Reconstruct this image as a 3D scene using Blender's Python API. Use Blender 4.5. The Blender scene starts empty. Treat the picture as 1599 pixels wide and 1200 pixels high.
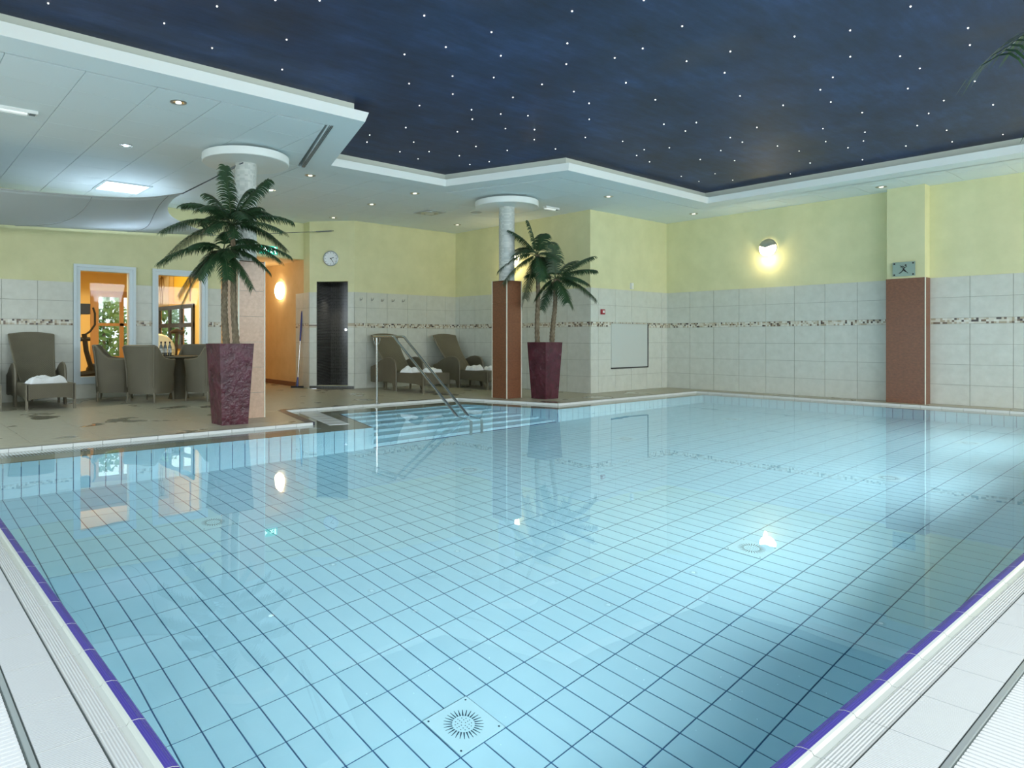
import bpy, math, random
from math import sin, cos, pi, radians, atan2, hypot
from mathutils import Vector, Matrix, noise
random.seed(7)
scn = bpy.context.scene
COL = scn.collection
# ------------------------------------------------------------------ camera
cam_d = bpy.data.cameras.new('camera'); cam = bpy.data.objects.new('camera', cam_d); COL.objects.link(cam)
cam_d.sensor_width = 36.0; cam_d.lens = 36.0 * 1077.5 / 1599.0
cam_d.shift_x = 0.0695; cam_d.shift_y = -0.0440; cam_d.clip_start = 0.03; cam_d.clip_end = 200
cam.location = (0, 0, 0.9506); cam.rotation_euler = (pi / 2, 0, -radians(39.556))
scn.camera = cam
# ------------------------------------------------------------------ world (daylight outside the glazing)
w = bpy.data.worlds.new('world'); scn.world = w; w.use_nodes = True
bg = w.node_tree.nodes['Background']; bg.inputs[0].default_value = (0.86, 0.95, 1.0, 1); bg.inputs[1].default_value = 1.6
# ------------------------------------------------------------------ view and cycles
scn.view_settings.view_transform = 'Standard'; scn.view_settings.look = 'None'
scn.view_settings.exposure = 0.32; scn.view_settings.gamma = 1.0; scn.view_settings.use_curve_mapping = False
cy = scn.cycles
cy.max_bounces = 12; cy.diffuse_bounces = 6; cy.glossy_bounces = 5; cy.transmission_bounces = 8; cy.transparent_max_bounces = 12
cy.sample_clamp_indirect = 8.0; cy.caustics_refractive = True; cy.caustics_reflective = True; cy.blur_glossy = 0.3
cy.use_denoising = True

def light(name, kind, loc, energy, color, size=0.1, rot=(0, 0, 0), size_y=None, spread=None, blend=None, cone=None):
    d = bpy.data.lights.new(name, kind); d.energy = energy; d.color = color
    if kind == 'AREA':
        d.size = size
        if size_y: d.shape = 'RECTANGLE'; d.size_y = size_y
        if spread: d.spread = spread
    else:
        d.shadow_soft_size = size
        if kind == 'SPOT': d.spot_size = cone or 1.6; d.spot_blend = blend or 0.6
    o = bpy.data.objects.new(name, d); o.location = loc; o.rotation_euler = rot; COL.objects.link(o); return o
DAY = (0.90, 0.96, 1.0)
# daylight through the long glazed front behind the camera, and the glazed side
for i, x in enumerate((0.35, 3.15, 5.95, 8.75, 11.2)):
    light('daylight_front', 'AREA', (x, -2.7, 2.62), (85, 100, 100, 85, 50)[i], DAY, 2.4, (radians(52), 0, 0), 0.8, spread=radians(150))
for i, y in enumerate((-1.5, 2.5, 6.5, 10.0)):
    light('daylight_side', 'AREA', (-1.70, y, 1.7), (42, 60, 50, 40)[i], (0.76, 0.88, 1.0), 2.0, (0, radians(-52), 0), 2.4)
# unseen fill lights added under water at the near wall to brighten the pool
for x, e in ((2.0, 13), (4.4, 19), (6.8, 23), (9.2, 23)):
    light('added_pool_fill', 'AREA', (x, 0.76, -0.40), e, (0.80, 0.95, 1.0), 1.9, (radians(76), 0, 0), 0.22, spread=radians(88))
light('ceiling_lamp_daylight', 'AREA', (2.88, 10.92, 3.17), 9, (0.62, 0.78, 1.0), 0.5, (0, 0, 0))
light('gym_lamp', 'AREA', (3.0, 12.95, 2.75), 62, (1.0, 0.80, 0.48), 1.2, (0, 0, 0))
light('passage_lamp_far_glow', 'POINT', (5.7, 13.6, 2.2), 8, (1.0, 0.78, 0.45), 0.2)
light('niche_lamp_glow', 'POINT', (9.50, 9.414, 2.34), 6, (1.0, 0.78, 0.36), 0.03)
light('wall_lamp_glow', 'POINT', (11.90, 5.618, 2.35), 5, (1.0, 0.80, 0.42), 0.03)
light('wall_lamp_glow', 'POINT', (11.90, 1.424, 2.35), 5, (1.0, 0.80, 0.42), 0.03)
light('shower_spot', 'SPOT', (7.20, 11.90, 2.0), 12, (1.0, 0.9, 0.75), 0.04, (0, 0, 0), cone=1.8)

# ------------------------------------------------------------------ materials
M = {}
def mat(name, col, rough=0.5, metal=0.0, emit=None, es=1.0, spec=0.5):
    m = bpy.data.materials.new(name); m.use_nodes = True; b = m.node_tree.nodes['Principled BSDF']
    b.inputs['Base Color'].default_value = (*col, 1); b.inputs['Roughness'].default_value = rough
    b.inputs['Metallic'].default_value = metal; b.inputs['Specular IOR Level'].default_value = spec
    if emit: b.inputs['Emission Color'].default_value = (*emit, 1); b.inputs['Emission Strength'].default_value = es
    M[name] = m; return m
class NT:
    def __init__(s, m): s.t = m.node_tree; s.n = s.t.nodes; s.l = s.t.links; s.b = s.n['Principled BSDF']
    def add(s, typ, **k):
        n = s.n.new(typ)
        for a, v in k.items():
            if a.startswith('_'): n.inputs[int(a[1:])].default_value = v
            else: setattr(n, a, v)
        return n
    def link(s, a, b): s.l.new(a, b)
    def obj(s, world=True):
        if world: return s.add('ShaderNodeNewGeometry').outputs['Position']
        return s.add('ShaderNodeTexCoord').outputs['Object']
    def noise(s, vec, scale, detail=3, rough=.5, sc=None):
        if sc:
            mp = s.add('ShaderNodeMapping'); mp.inputs['Scale'].default_value = sc; s.link(vec, mp.inputs[0]); vec = mp.outputs[0]
        n = s.add('ShaderNodeTexNoise'); n.inputs['Scale'].default_value = scale; n.inputs['Detail'].default_value = detail; n.inputs['Roughness'].default_value = rough
        s.link(vec, n.inputs['Vector']); return n.outputs[0]
    def ramp(s, f, stops):
        r = s.add('ShaderNodeValToRGB'); s.link(f, r.inputs[0]); e = r.color_ramp.elements
        while len(e) < len(stops): e.new(0.5)
        for i, (p, c) in enumerate(stops): e[i].position = p; e[i].color = (*c, 1) if len(c) == 3 else c
        return r.outputs[0]
    def math(s, op, a, b=None, c=None):
        n = s.add('ShaderNodeMath', operation=op)
        for i, v in enumerate((a, b, c)):
            if v is None: continue
            if isinstance(v, (int, float)): n.inputs[i].default_value = v
            else: s.link(v, n.inputs[i])
        return n.outputs[0]
    def mix(s, f, a, b, mode='MIX'):
        n = s.add('ShaderNodeMix', data_type='RGBA', blend_type=mode)
        for i, v in ((0, f), (6, a), (7, b)):
            if isinstance(v, (int, float)): n.inputs[i].default_value = v
            elif isinstance(v, tuple): n.inputs[i].default_value = (*v, 1)
            else: s.link(v, n.inputs[i])
        return n.outputs[2]
    def bump(s, h, st, dist=0.01):
        n = s.add('ShaderNodeBump'); n.inputs['Strength'].default_value = st; n.inputs['Distance'].default_value = dist
        s.link(h, n.inputs['Height']); s.link(n.outputs[0], s.b.inputs['Normal'])
    def col(s, c): s.link(c, s.b.inputs['Base Color'])
    def rough(s, c): s.link(c, s.b.inputs['Roughness'])
    def sep(s, v): n = s.add('ShaderNodeSeparateXYZ'); s.link(v, n.inputs[0]); return n.outputs
def mottled(name, c1, c2, scale=6, rough=0.5, bump=0.0, sc=None, detail=4, world=True, spec=0.5, metal=0.0):
    m = mat(name, c1, rough, metal, spec=spec); t = NT(m); p = t.obj(world)
    n = t.noise(p, scale, detail, .6, sc); t.col(t.ramp(n, [(0.3, c1), (0.7, c2)]))
    if bump: t.bump(n, bump)
    return m
mottled('plaster', (0.66, 0.66, 0.385), (0.74, 0.73, 0.445), 3, 0.85, 0.08, detail=8)
mottled('orange_plaster', (0.68, 0.48, 0.23), (0.76, 0.55, 0.28), 3, 0.8, 0.05)
mottled('wall_tile', (0.57, 0.59, 0.52), (0.64, 0.66, 0.59), 9, 0.35, 0.03, detail=6)
mat('wall_grout', (0.34, 0.35, 0.30), 0.8)
mat('ceiling_white', (0.80, 0.88, 0.90), 0.8); mat('ceiling_joint', (0.54, 0.59, 0.60), 0.9)
mat('fascia_white', (0.84, 0.88, 0.86), 0.6); mat('lip_white', (0.70, 0.78, 0.70), 0.7)
mat('grille_grey', (0.20, 0.23, 0.24), 0.5, 0.3)
m = mat('star_ceiling', (0.02, 0.04, 0.10), 0.55); t = NT(m); p = t.obj()
n1 = t.noise(p, 1.1, 6, .65, (1, 1.0, 1)); n2 = t.noise(p, 5.0, 8, .75, (0.35, 1.6, 1))
c = t.ramp(t.math('ADD', t.math('MULTIPLY', n1, .55), t.math('MULTIPLY', n2, .45)), [(0.36, (0.022, 0.030, 0.062)), (0.52, (0.030, 0.052, 0.125)), (0.66, (0.045, 0.085, 0.21))])
n3 = t.noise(p, .62, 2, .5); c2 = t.mix(t.ramp(n3, [(0.60, (0, 0, 0)), (0.74, (.5, .5, .5))]), c, (0.075, 0.065, 0.07)); t.col(c2); t.bump(n2, 0.25, 0.01)
mat('star_glow', (1, 1, 1), 0.5, emit=(1.0, 0.97, 0.88), es=2.6)
# deck tiles: beige stone with wet patches
m = mat('deck_tile', (0.4, 0.36, 0.25), 0.4); t = NT(m); p = t.obj()
big = t.noise(p, 1.3, 3, .6); fine = t.noise(p, 14, 5, .7); st = t.noise(p, 1.5, 3, .5, (1.0, 1.0, 1))
base = t.ramp(fine, [(0.3, (0.42, 0.385, 0.28)), (0.7, (0.50, 0.465, 0.345))])
wet = t.ramp(st, [(0.60, (0, 0, 0)), (0.66, (1, 1, 1))])
t.col(t.mix(wet, base, (0.31, 0.285, 0.20))); t.rough(t.ramp(wet, [(0, (.34, .34, .34)), (1, (.04, .04, .04))]))
mat('deck_grout', (0.13, 0.12, 0.09), 0.8)
mottled('deck_white', (0.74, 0.76, 0.72), (0.80, 0.82, 0.79), 20, 0.35)
mat('gutter_beige', (0.47, 0.46, 0.35), 0.3); mat('edge_dark', (0.012, 0.014, 0.035), 0.3)
mat('curb_white', (0.72, 0.76, 0.74), 0.3)
# ribbed white coping, ridged violet grip
def ribbed(name, c1, c2, axis, pitch, rough, dots=False, bs=.5):
    m = mat(name, c1, rough); t = NT(m); x, y, z = t.sep(t.obj(False)); a = (x, y)[axis]; b = (y, x)[axis]
    f = t.math('ADD', t.math('MULTIPLY', t.math('SINE', t.math('MULTIPLY', a, 2 * pi / pitch)), .5), .5)
    if dots: g = t.math('ADD', t.math('MULTIPLY', t.math('SINE', t.math('MULTIPLY', b, 2 * pi / pitch / .8)), .5), .5); f = t.math('MULTIPLY', f, g)
    t.col(t.mix(t.math('POWER', f, 3.0), c1, c2)); t.bump(f, bs, 0.002); return m
ribbed('coping_white', (0.60, 0.62, 0.60), (0.48, 0.50, 0.49), 0, 0.0075, 0.3)
ribbed('deck_edge_white', (0.64, 0.66, 0.65), (0.53, 0.55, 0.54), 1, 0.0075, 0.32)
mat('coping_smooth', (0.58, 0.61, 0.56), 0.12)
ribbed('coping_violet', (0.060, 0.045, 0.33), (0.15, 0.13, 0.52), 0, 0.0055, 0.2, True)
mat('groove_grey', (0.10, 0.12, 0.11), 0.6)
mat('grate_white', (0.70, 0.71, 0.70), 0.3); mat('metal_strip', (0.58, 0.63, 0.62), 0.35, 0.6)
m = mottled('pool_tile', (0.455, 0.705, 0.785), (0.49, 0.74, 0.815), 5, 0.35)
mat('pool_grout', (0.035, 0.12, 0.25), 0.7); mat('drain_white', (0.53, 0.76, 0.81), 0.4); mat('drain_dark', (0.02, 0.07, 0.11), 0.7)
# wall mosaic stripe
def cells(name, pitch, stops, rough, gap=None, gapcol=None, op='ADD'):
    m = mat(name, (1, 1, 1), rough); t = NT(m); p = t.obj(); x, y, z = t.sep(p)
    u = t.math(op, x, y); fu = t.math('DIVIDE', u, pitch); fz = t.math('DIVIDE', t.math('SUBTRACT', z, 1.168), pitch)
    cmb = t.add('ShaderNodeCombineXYZ'); t.link(t.math('FLOOR', fu), cmb.inputs[0]); t.link(t.math('FLOOR', fz), cmb.inputs[2])
    wn = t.add('ShaderNodeTexWhiteNoise', noise_dimensions='3D'); t.link(cmb.outputs[0], wn.inputs['Vector'])
    r = t.add('ShaderNodeValToRGB'); r.color_ramp.interpolation = 'CONSTANT'; t.link(wn.outputs['Value'], r.inputs[0]); e = r.color_ramp.elements
    while len(e) < len(stops): e.new(.5)
    for i, (q, cc) in enumerate(stops): e[i].position = q; e[i].color = (*cc, 1)
    out = r.outputs[0]
    if gap:
        a = t.math('MULTIPLY', t.math('GREATER_THAN', t.math('FRACT', fu), gap), t.math('GREATER_THAN', t.math('FRACT', fz), gap))
        out = t.mix(a, gapcol, out)
    t.col(out); return m
cells('stripe_mosaic', 0.0283, [(0, (.62, .60, .50)), (.30, (.42, .36, .25)), (.52, (.70, .70, .62)), (.72, (.16, .11, .07)), (.82, (.05, .04, .035)), (.90, (.55, .50, .38))], 0.3)
cells('shower_mosaic', 0.030, [(0, (.035, .037, .035)), (.4, (.05, .052, .05)), (.75, (.024, .025, .024))], 0.18, .14, (.20, .20, .18), 'SUBTRACT')
cells('column_mosaic', 0.022, [(0, (.54, .58, .55)), (.3, (.60, .63, .60)), (.6, (.50, .54, .51)), (.85, (.63, .66, .62))], 0.35)
mottled('terracotta', (0.155, 0.062, 0.030), (0.245, 0.098, 0.046), 26, 0.35, 0.05, (1, 1, 1.8), 8)
mottled('pink_granite', (0.54, 0.36, 0.25), (0.66, 0.46, 0.33), 24, 0.3, 0.03, detail=8)
mat('trim_cream', (0.80, 0.80, 0.66), 0.35)
m = mat('planter_glaze', (0.055, 0.012, 0.022), 0.18); t = NT(m); p = t.obj(False)
n = t.noise(p, 9, 5, .6); n2 = t.noise(p, 3, 3, .5); t.col(t.ramp(n, [(0.35, (0.055, 0.010, 0.018)), (0.7, (0.11, 0.022, 0.038))])); t.rough(t.ramp(n2, [(.3, (.14,) * 3), (.7, (.34,) * 3)])); t.bump(n, 0.9, 0.03)
mottled('soil', (0.05, 0.035, 0.02), (0.09, 0.06, 0.03), 40, 0.9)
mottled('bark', (0.10, 0.075, 0.045), (0.24, 0.19, 0.12), 40, 0.9, 0.6, (1, 1, .5))
m = mottled('leaf', (0.016, 0.048, 0.020), (0.035, 0.085, 0.030), 14, 0.42)
mat('leaf_stem', (0.05, 0.08, 0.03), 0.5)
# woven wicker
m = mat('wicker', (0.2, 0.18, 0.12), 0.55); t = NT(m); x, y, z = t.sep(t.obj(False)); a = t.math('ADD', x, y)
sa = t.math('SINE', t.math('MULTIPLY', a, 2 * pi / .026)); sz = t.math('SINE', t.math('MULTIPLY', z, 2 * pi / .013))
f = t.math('ADD', t.math('MULTIPLY', t.math('MULTIPLY', sa, sz), .5), .5); nn = t.noise(t.obj(False), 3, 2)
t.col(t.mix(.35, t.mix(f, (0.060, 0.052, 0.032), (0.20, 0.178, 0.118)), t.ramp(nn, [(.3, (.10, .088, .058)), (.7, (.17, .15, .10))]))); t.bump(f, .5, .004)
mat('wicker_rim', (0.17, 0.152, 0.104), 0.5)
mottled('towel', (0.80, 0.82, 0.82), (0.88, 0.89, 0.88), 60, 0.95, 0.3)
mat('steel', (0.55, 0.57, 0.56), 0.16, 1.0); mat('brushed', (0.50, 0.51, 0.50), 0.3, 1.0); mat('chrome', (0.8, 0.8, 0.8), 0.08, 1.0)
mat('black', (0.012, 0.012, 0.012), 0.4); mat('white_paint', (0.62, 0.72, 0.76), 0.35); mat('white_plastic', (0.8, 0.82, 0.8), 0.35)
mat('blue_grip', (0.045, 0.055, 0.20), 0.5); mat('red_box', (0.35, 0.02, 0.03), 0.4); mat('dark_wood', (0.045, 0.03, 0.02), 0.4)
mat('lamp_on', (1, 1, 1), .5, emit=(1.0, 0.80, 0.45), es=14); mat('lamp_warm', (1, 1, 1), .5, emit=(1.0, 0.86, 0.58), es=13)
mat('lamp_white', (1, 1, 1), .5, emit=(0.93, 0.97, 1.0), es=5.5); mat('lamp_bulb', (1, 1, 1), .3, emit=(1.0, .93, .75), es=.8); mat('lamp_sconce', (1, 1, 1), .4, emit=(1.0, .86, .58), es=6)
mat('lamp_blue', (1, 1, 1), .3, emit=(.6, .78, 1.0), es=2.6); mat('exit_green', (0, .4, .25), .4, emit=(0.02, 0.55, 0.36), es=1.3); mat('exit_white', (1, 1, 1), .4, emit=(.75, 1.0, .92), es=2.6)
mat('sail_cloth', (0.74, 0.78, 0.78), 0.9)
t = NT(M['sail_cloth']); trl = t.add('ShaderNodeBsdfTranslucent'); trl.inputs[0].default_value = (.74, .80, .84, 1); ms_ = t.add('ShaderNodeMixShader'); ms_.inputs[0].default_value = .38; t.link(t.b.outputs[0], ms_.inputs[1]); t.link(trl.outputs[0], ms_.inputs[2]); t.link(ms_.outputs[0], t.n['Material Output'].inputs[0]); mat('sail_seam', (0.36, 0.38, 0.38), 0.9); mat('rope', (0.06, 0.07, 0.09), 0.6)
mat('hatch', (0.56, 0.60, 0.56), 0.45); mat('clock_rim', (0.50, 0.55, 0.58), 0.3, .5); mat('clock_face', (0.80, 0.84, 0.86), 0.4)
mat('sign_glass', (0.30, 0.40, 0.34), 0.12); mat('frame_dark', (0.03, 0.03, 0.03), 0.4); mat('poster_white', (0.80, 0.74, 0.58), .6); mat('poster_bone', (.28, .16, .07), .7)
mat('gym_wall', (0.84, 0.62, 0.26), 0.8); mat('gym_floor', (0.30, 0.20, 0.10), 0.5); mat('wood_frame', (0.45, 0.24, 0.08), 0.5); mat('outdoor_ground', (0.05, 0.09, 0.03), 0.9)
mottled('bush_leaf', (0.08, 0.20, 0.05), (0.30, 0.45, 0.16), 5, 0.8, detail=8)
mat('glass_bottle', (0.16, 0.19, 0.19), 0.06); mat('concrete', (0.4, 0.4, 0.38), 0.9)
# thin window glass
for gname, gior in (('window_glass', 1.45), ('gym_glass', 1.20)):
  m = bpy.data.materials.new(gname); m.use_nodes = True; M[gname] = m; nt = m.node_tree; nt.nodes.clear()
  o = nt.nodes.new('ShaderNodeOutputMaterial'); mx = nt.nodes.new('ShaderNodeMixShader'); fr = nt.nodes.new('ShaderNodeFresnel'); fr.inputs[0].default_value = gior
  tr = nt.nodes.new('ShaderNodeBsdfTransparent'); tr.inputs[0].default_value = (.95, .97, .96, 1); gl = nt.nodes.new('ShaderNodeBsdfGlossy'); gl.inputs['Roughness'].default_value = 0.0
  nt.links.new(fr.outputs[0], mx.inputs[0]); nt.links.new(tr.outputs[0], mx.inputs[1]); nt.links.new(gl.outputs[0], mx.inputs[2]); nt.links.new(mx.outputs[0], o.inputs[0])
# water
m = mat('water', (0.90, 0.985, 1.0), 0.0); t = NT(m); t.b.inputs['Transmission Weight'].default_value = 1.0; t.b.inputs['IOR'].default_value = 1.333
n = t.noise(t.obj(), 1.6, 2, .4); t.bump(n, 0.06, 0.02)

# ------------------------------------------------------------------ mesh helpers
class MB:
    def __init__(s): s.v = []; s.f = []; s.mi = []
    def add(s, vs, fs, mi=0):
        o = len(s.v); s.v += [tuple(q) for q in vs]; s.f += [tuple(i + o for i in f) for f in fs]; s.mi += [mi] * len(fs); return s
    def box(s, x0, y0, z0, x1, y1, z1, mi=0):
        return s.add([(x0, y0, z0), (x1, y0, z0), (x1, y1, z0), (x0, y1, z0), (x0, y0, z1), (x1, y0, z1), (x1, y1, z1), (x0, y1, z1)],
                     [(3, 2, 1, 0), (4, 5, 6, 7), (0, 1, 5, 4), (1, 2, 6, 5), (2, 3, 7, 6), (3, 0, 4, 7)], mi)
    def prism(s, poly, z0, z1, mi=0):
        n = len(poly); vs = [(p[0], p[1], z0) for p in poly] + [(p[0], p[1], z1) for p in poly]
        return s.add(vs, [tuple(range(n - 1, -1, -1)), tuple(range(n, 2 * n))] + [(i, (i + 1) % n, n + (i + 1) % n, n + i) for i in range(n)], mi)
    def lathe(s, prof, n=24, c=(0, 0), mi=0, cap=True):
        vs = []; fs = []
        for r, z in prof:
            for i in range(n): a = 2 * pi * i / n; vs.append((c[0] + r * cos(a), c[1] + r * sin(a), z))
        for k in range(len(prof) - 1):
            for i in range(n): j = (i + 1) % n; fs.append((k * n + i, k * n + j, (k + 1) * n + j, (k + 1) * n + i))
        if cap: fs.append(tuple(range(n - 1, -1, -1))); fs.append(tuple(range((len(prof) - 1) * n, len(prof) * n)))
        return s.add(vs, fs, mi)
    def tube(s, pts, r, n=8, mi=0):
        pts = [Vector(p) for p in pts]; rs = r if isinstance(r, (list, tuple)) else [r] * len(pts); vs = []; fs = []; up = None
        for i, p in enumerate(pts):
            t = (pts[min(i + 1, len(pts) - 1)] - pts[max(i - 1, 0)]).normalized()
            if up is None: up = Vector((0, 0, 1)) if abs(t.z) < .9 else Vector((1, 0, 0))
            a = t.cross(up).normalized(); b = a.cross(t).normalized(); up = b
            for k in range(n): g = 2 * pi * k / n; vs.append(p + a * cos(g) * rs[i] + b * sin(g) * rs[i])
        for i in range(len(pts) - 1):
            for k in range(n): j = (k + 1) % n; fs.append((i * n + k, i * n + j, (i + 1) * n + j, (i + 1) * n + k))
        fs.append(tuple(range(n - 1, -1, -1))); fs.append(tuple(range((len(pts) - 1) * n, len(pts) * n)))
        return s.add(vs, fs, mi)
    def xf(s, mtx, start=0):
        for i in range(start, len(s.v)): s.v[i] = tuple(mtx @ Vector(s.v[i]))
        return s
    def mesh(s, name, mats, smooth=False):
        me = bpy.data.meshes.new(name); me.from_pydata(s.v, [], s.f)
        for q in (mats if isinstance(mats, (list, tuple)) else [mats]): me.materials.append(M[q])
        if any(s.mi): me.polygons.foreach_set('material_index', s.mi)
        if smooth:
            me.polygons.foreach_set('use_smooth', [True] * len(me.polygons))
            try: me.set_sharp_from_angle(angle=radians(38))
            except Exception: pass
        me.update(); return me
    def build(s, name, mats, parent=None, smooth=False, **k):
        return put(name, s.mesh(name, mats, smooth), parent, **k)
def put(name, me, parent=None, loc=(0, 0, 0), rz=0.0, label=None, cat=None, group=None, kind=None):
    o = bpy.data.objects.new(name, me); o.location = loc; o.rotation_euler = (0, 0, rz); o.parent = parent; COL.objects.link(o)
    return tag(o, label, cat, group, kind)
def tag(o, label=None, cat=None, group=None, kind=None):
    for k, v in (('label', label), ('category', cat), ('group', group), ('kind', kind)):
        if v: o[k] = v
    return o
def thing(name, loc, rz, label, cat, group=None): return put(name, None, None, loc, rz, label, cat, group)
def copy_tree(o, parent=None, loc=None, rz=None, label=None):
    c = o.copy(); COL.objects.link(c); c.parent = parent
    if loc is not None: c.location = loc
    if rz is not None: c.rotation_euler = (0, 0, rz)
    if label: c['label'] = label
    for ch in list(KIDS.get(o.name, [])) : copy_tree(bpy.data.objects[ch], c); 
    return c
KIDS = {}
def index_kids(o):
    KIDS[o.name] = [q.name for q in bpy.data.objects if q.parent == o]
    for n in KIDS[o.name]: index_kids(bpy.data.objects[n])
def rect_minus(rects, hole):
    out = []; hx0, hx1, hz0, hz1 = hole
    for (x0, x1, z0, z1) in rects:
        if hx1 <= x0 or hx0 >= x1 or hz1 <= z0 or hz0 >= z1: out.append((x0, x1, z0, z1)); continue
        if hx0 > x0: out.append((x0, hx0, z0, z1))
        if hx1 < x1: out.append((hx1, x1, z0, z1))
        a, b = max(x0, hx0), min(x1, hx1)
        if hz0 > z0: out.append((a, b, z0, hz0))
        if hz1 < z1: out.append((a, b, hz1, z1))
    return out
def clip(poly, a, b):
    """keep the part of poly on the left of a->b"""
    out = []; n = len(poly)
    def s(p): return (b[0] - a[0]) * (p[1] - a[1]) - (b[1] - a[1]) * (p[0] - a[0])
    for i in range(n):
        p, q = poly[i], poly[(i + 1) % n]; sp, sq = s(p), s(q)
        if sp >= -1e-9: out.append(p)
        if (sp > 1e-9 and sq < -1e-9) or (sp < -1e-9 and sq > 1e-9):
            t_ = sp / (sp - sq); out.append((p[0] + (q[0] - p[0]) * t_, p[1] + (q[1] - p[1]) * t_))
    return out
def clip_convex(poly, zone):
    for i in range(len(zone)):
        poly = clip(poly, zone[i], zone[(i + 1) % len(zone)])
        if len(poly) < 3: return []
    return poly
def area(p): return abs(sum(p[i][0] * p[(i + 1) % len(p)][1] - p[(i + 1) % len(p)][0] * p[i][1] for i in range(len(p)))) / 2
def inset(poly, d):
    """shrink a convex ccw polygon by d"""
    out = poly; n = len(poly)
    for i in range(n):
        a, b = poly[i], poly[(i + 1) % n]; L = hypot(b[0] - a[0], b[1] - a[1])
        if L < 1e-6: continue
        nx, ny = -(b[1] - a[1]) / L * d, (b[0] - a[0]) / L * d
        out = clip(out, (a[0] + nx, a[1] + ny), (b[0] + nx, b[1] + ny))
        if len(out) < 3: return []
    return out
_cache = {}
def box_mesh(kind, wx, wy, wz, matn):
    k = (kind, round(wx, 3), round(wy, 3), round(wz, 3), matn)
    if k not in _cache: _cache[k] = MB().box(0, 0, 0, wx, wy, wz).mesh(kind, matn)
    return _cache[k]

# ------------------------------------------------------------------ room walls
ZC = 3.208
TH = 0.292; ROWS = [(0, .292), (.292, .584), (.584, .876), (.876, 1.168), (1.253, 1.551), (1.551, 1.850)]
def wall(name, P, Q, joints=None, holes=(), tiled=True, pin=0.0, z1=3.45, tile_to=None, plaster='plaster', z0=0.0, thick=0.15, hole_plaster=None):
    """solid wall left of which lies the room; joints: distances along it of the vertical tile joints"""
    L = hypot(Q[0] - P[0], Q[1] - P[1]); rz = atan2(Q[1] - P[1], Q[0] - P[0])
    mb = MB()
    rects = [(pin, L, z0, z1)]
    for h in holes: rects = rect_minus(rects, h)
    for (a, b, c_, d_) in rects: mb.box(a, -thick, c_, b, 0, d_)
    wl = mb.build(name, plaster, None, loc=(P[0], P[1], 0), rz=rz, kind='structure')
    if tiled:
        e = tile_to if tile_to is not None else L
        gb = MB(); rr = [(0, e, 0.0, 1.848)]
        for h in holes: rr = rect_minus(rr, h)
        for (a, b, c_, d_) in rr: gb.box(a, 0.0, c_, b, 0.004, d_)
        gb.build('grout_bed', 'wall_grout', wl)
        sb = MB(); rr = [(0, e, 1.168, 1.253)]
        for h in holes: rr = rect_minus(rr, h)
        for (a, b, c_, d_) in rr: sb.box(a, 0.003, c_ + .002, b, 0.010, d_ - .002)
        if rr: sb.build('mosaic_stripe', 'stripe_mosaic', wl)
        js = sorted([0.0, e] + [j for j in (joints or []) if 0.03 < j < e - 0.03])
        for r0, r1 in ROWS:
            for i in range(len(js) - 1):
                rr = [(js[i], js[i + 1], r0, r1)]
                for h in holes: rr = rect_minus(rr, h)
                for (a, b, c_, d_) in rr:
                    if b - a < .012 or d_ - c_ < .012: continue
                    put('wall_tile', box_mesh('wall_tile', b - a - .005, .010, d_ - c_ - .005, 'wall_tile'), wl, (a + .0025, 0.001, c_ + .0025))
    return wl
def run(a0, pitch, n): return [a0 + pitch * i for i in range(-n, n)]
XR, YP, XN, YN, YW = 12.03, 7.61, 9.66, 11.20, 12.10
FY, SX = -3.0, -2.0
wall('wall_right', (XR, FY), (XR, YP), run(7.109 - FY, .4824, 24))
wall('wall_panelled', (XR, YP), (XN, YP), [XR - q for q in (9.87, 10.367, 10.859, 11.344, 11.839)])
wall('wall_niche_side', (XN, YP), (XN, YN), run(8.116 - YP, .491, 9), pin=.15)
wall('wall_niche', (XN, YN), (7.11, YN), [XN - q for q in (7.384, 7.871, 8.372, 8.869, 9.362)])
PS, QS = (7.11, 11.20), (6.50, 11.83); LS = hypot(.61, .63)
OP = (0.125, 0.735, 0.055, 2.054)
wall('wall_shower', PS, QS, [], [OP], z1=3.45)
wall('wall_passage_return', (6.50, 11.83), (6.519, YW), [])
wall('wall_passage', (6.519, YW), (6.70, 14.9), [], plaster='orange_plaster', tile_to=0.35)
wall('wall_passage_end', (6.70, 14.9), (4.86, 14.9), tiled=False, plaster='orange_plaster')
wall('wall_passage_left', (4.86, 14.9), (4.86, YW + .151), tiled=False, plaster='orange_plaster')
W1 = (2.476, 3.380, 0.232, 2.125); W2 = (3.675, 4.589, 0.232, 2.125)
XE = 4.86
wall('wall_window', (XE, YW), (SX, YW), [XE - q for q in (3.68, 3.385, 2.46, 1.971, 1.501, 1.02, .54, .06, -.42, -.9, -1.4, -1.9)],
     [(XE - W1[1], XE - W1[0], W1[2], W1[3]), (XE - W2[1], XE - W2[0], W2[2], W2[3])])
hd = MB().box(XE, YW, 2.503, 6.57, YW + .15, 3.45).build('wall_header', 'plaster', None, kind='structure')
# passage ceiling
MB().box(XE - .1, YW + .15, 2.503, 6.9, 14.9, 2.60).build('ceiling_passage', 'orange_plaster', None, kind='structure')
# skirting in the passage
for nm, P, Q in (('baseboard_passage', (6.54, 12.46), (6.70, 14.88)), ('baseboard_passage_end', (6.68, 14.9), (4.9, 14.9))):
    L = hypot(Q[0] - P[0], Q[1] - P[1]); MB().box(0, 0, 0, L, .015, .09).build(nm, 'terracotta', None, loc=(P[0], P[1], 0), rz=atan2(Q[1] - P[1], Q[0] - P[0]), kind='structure')
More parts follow.
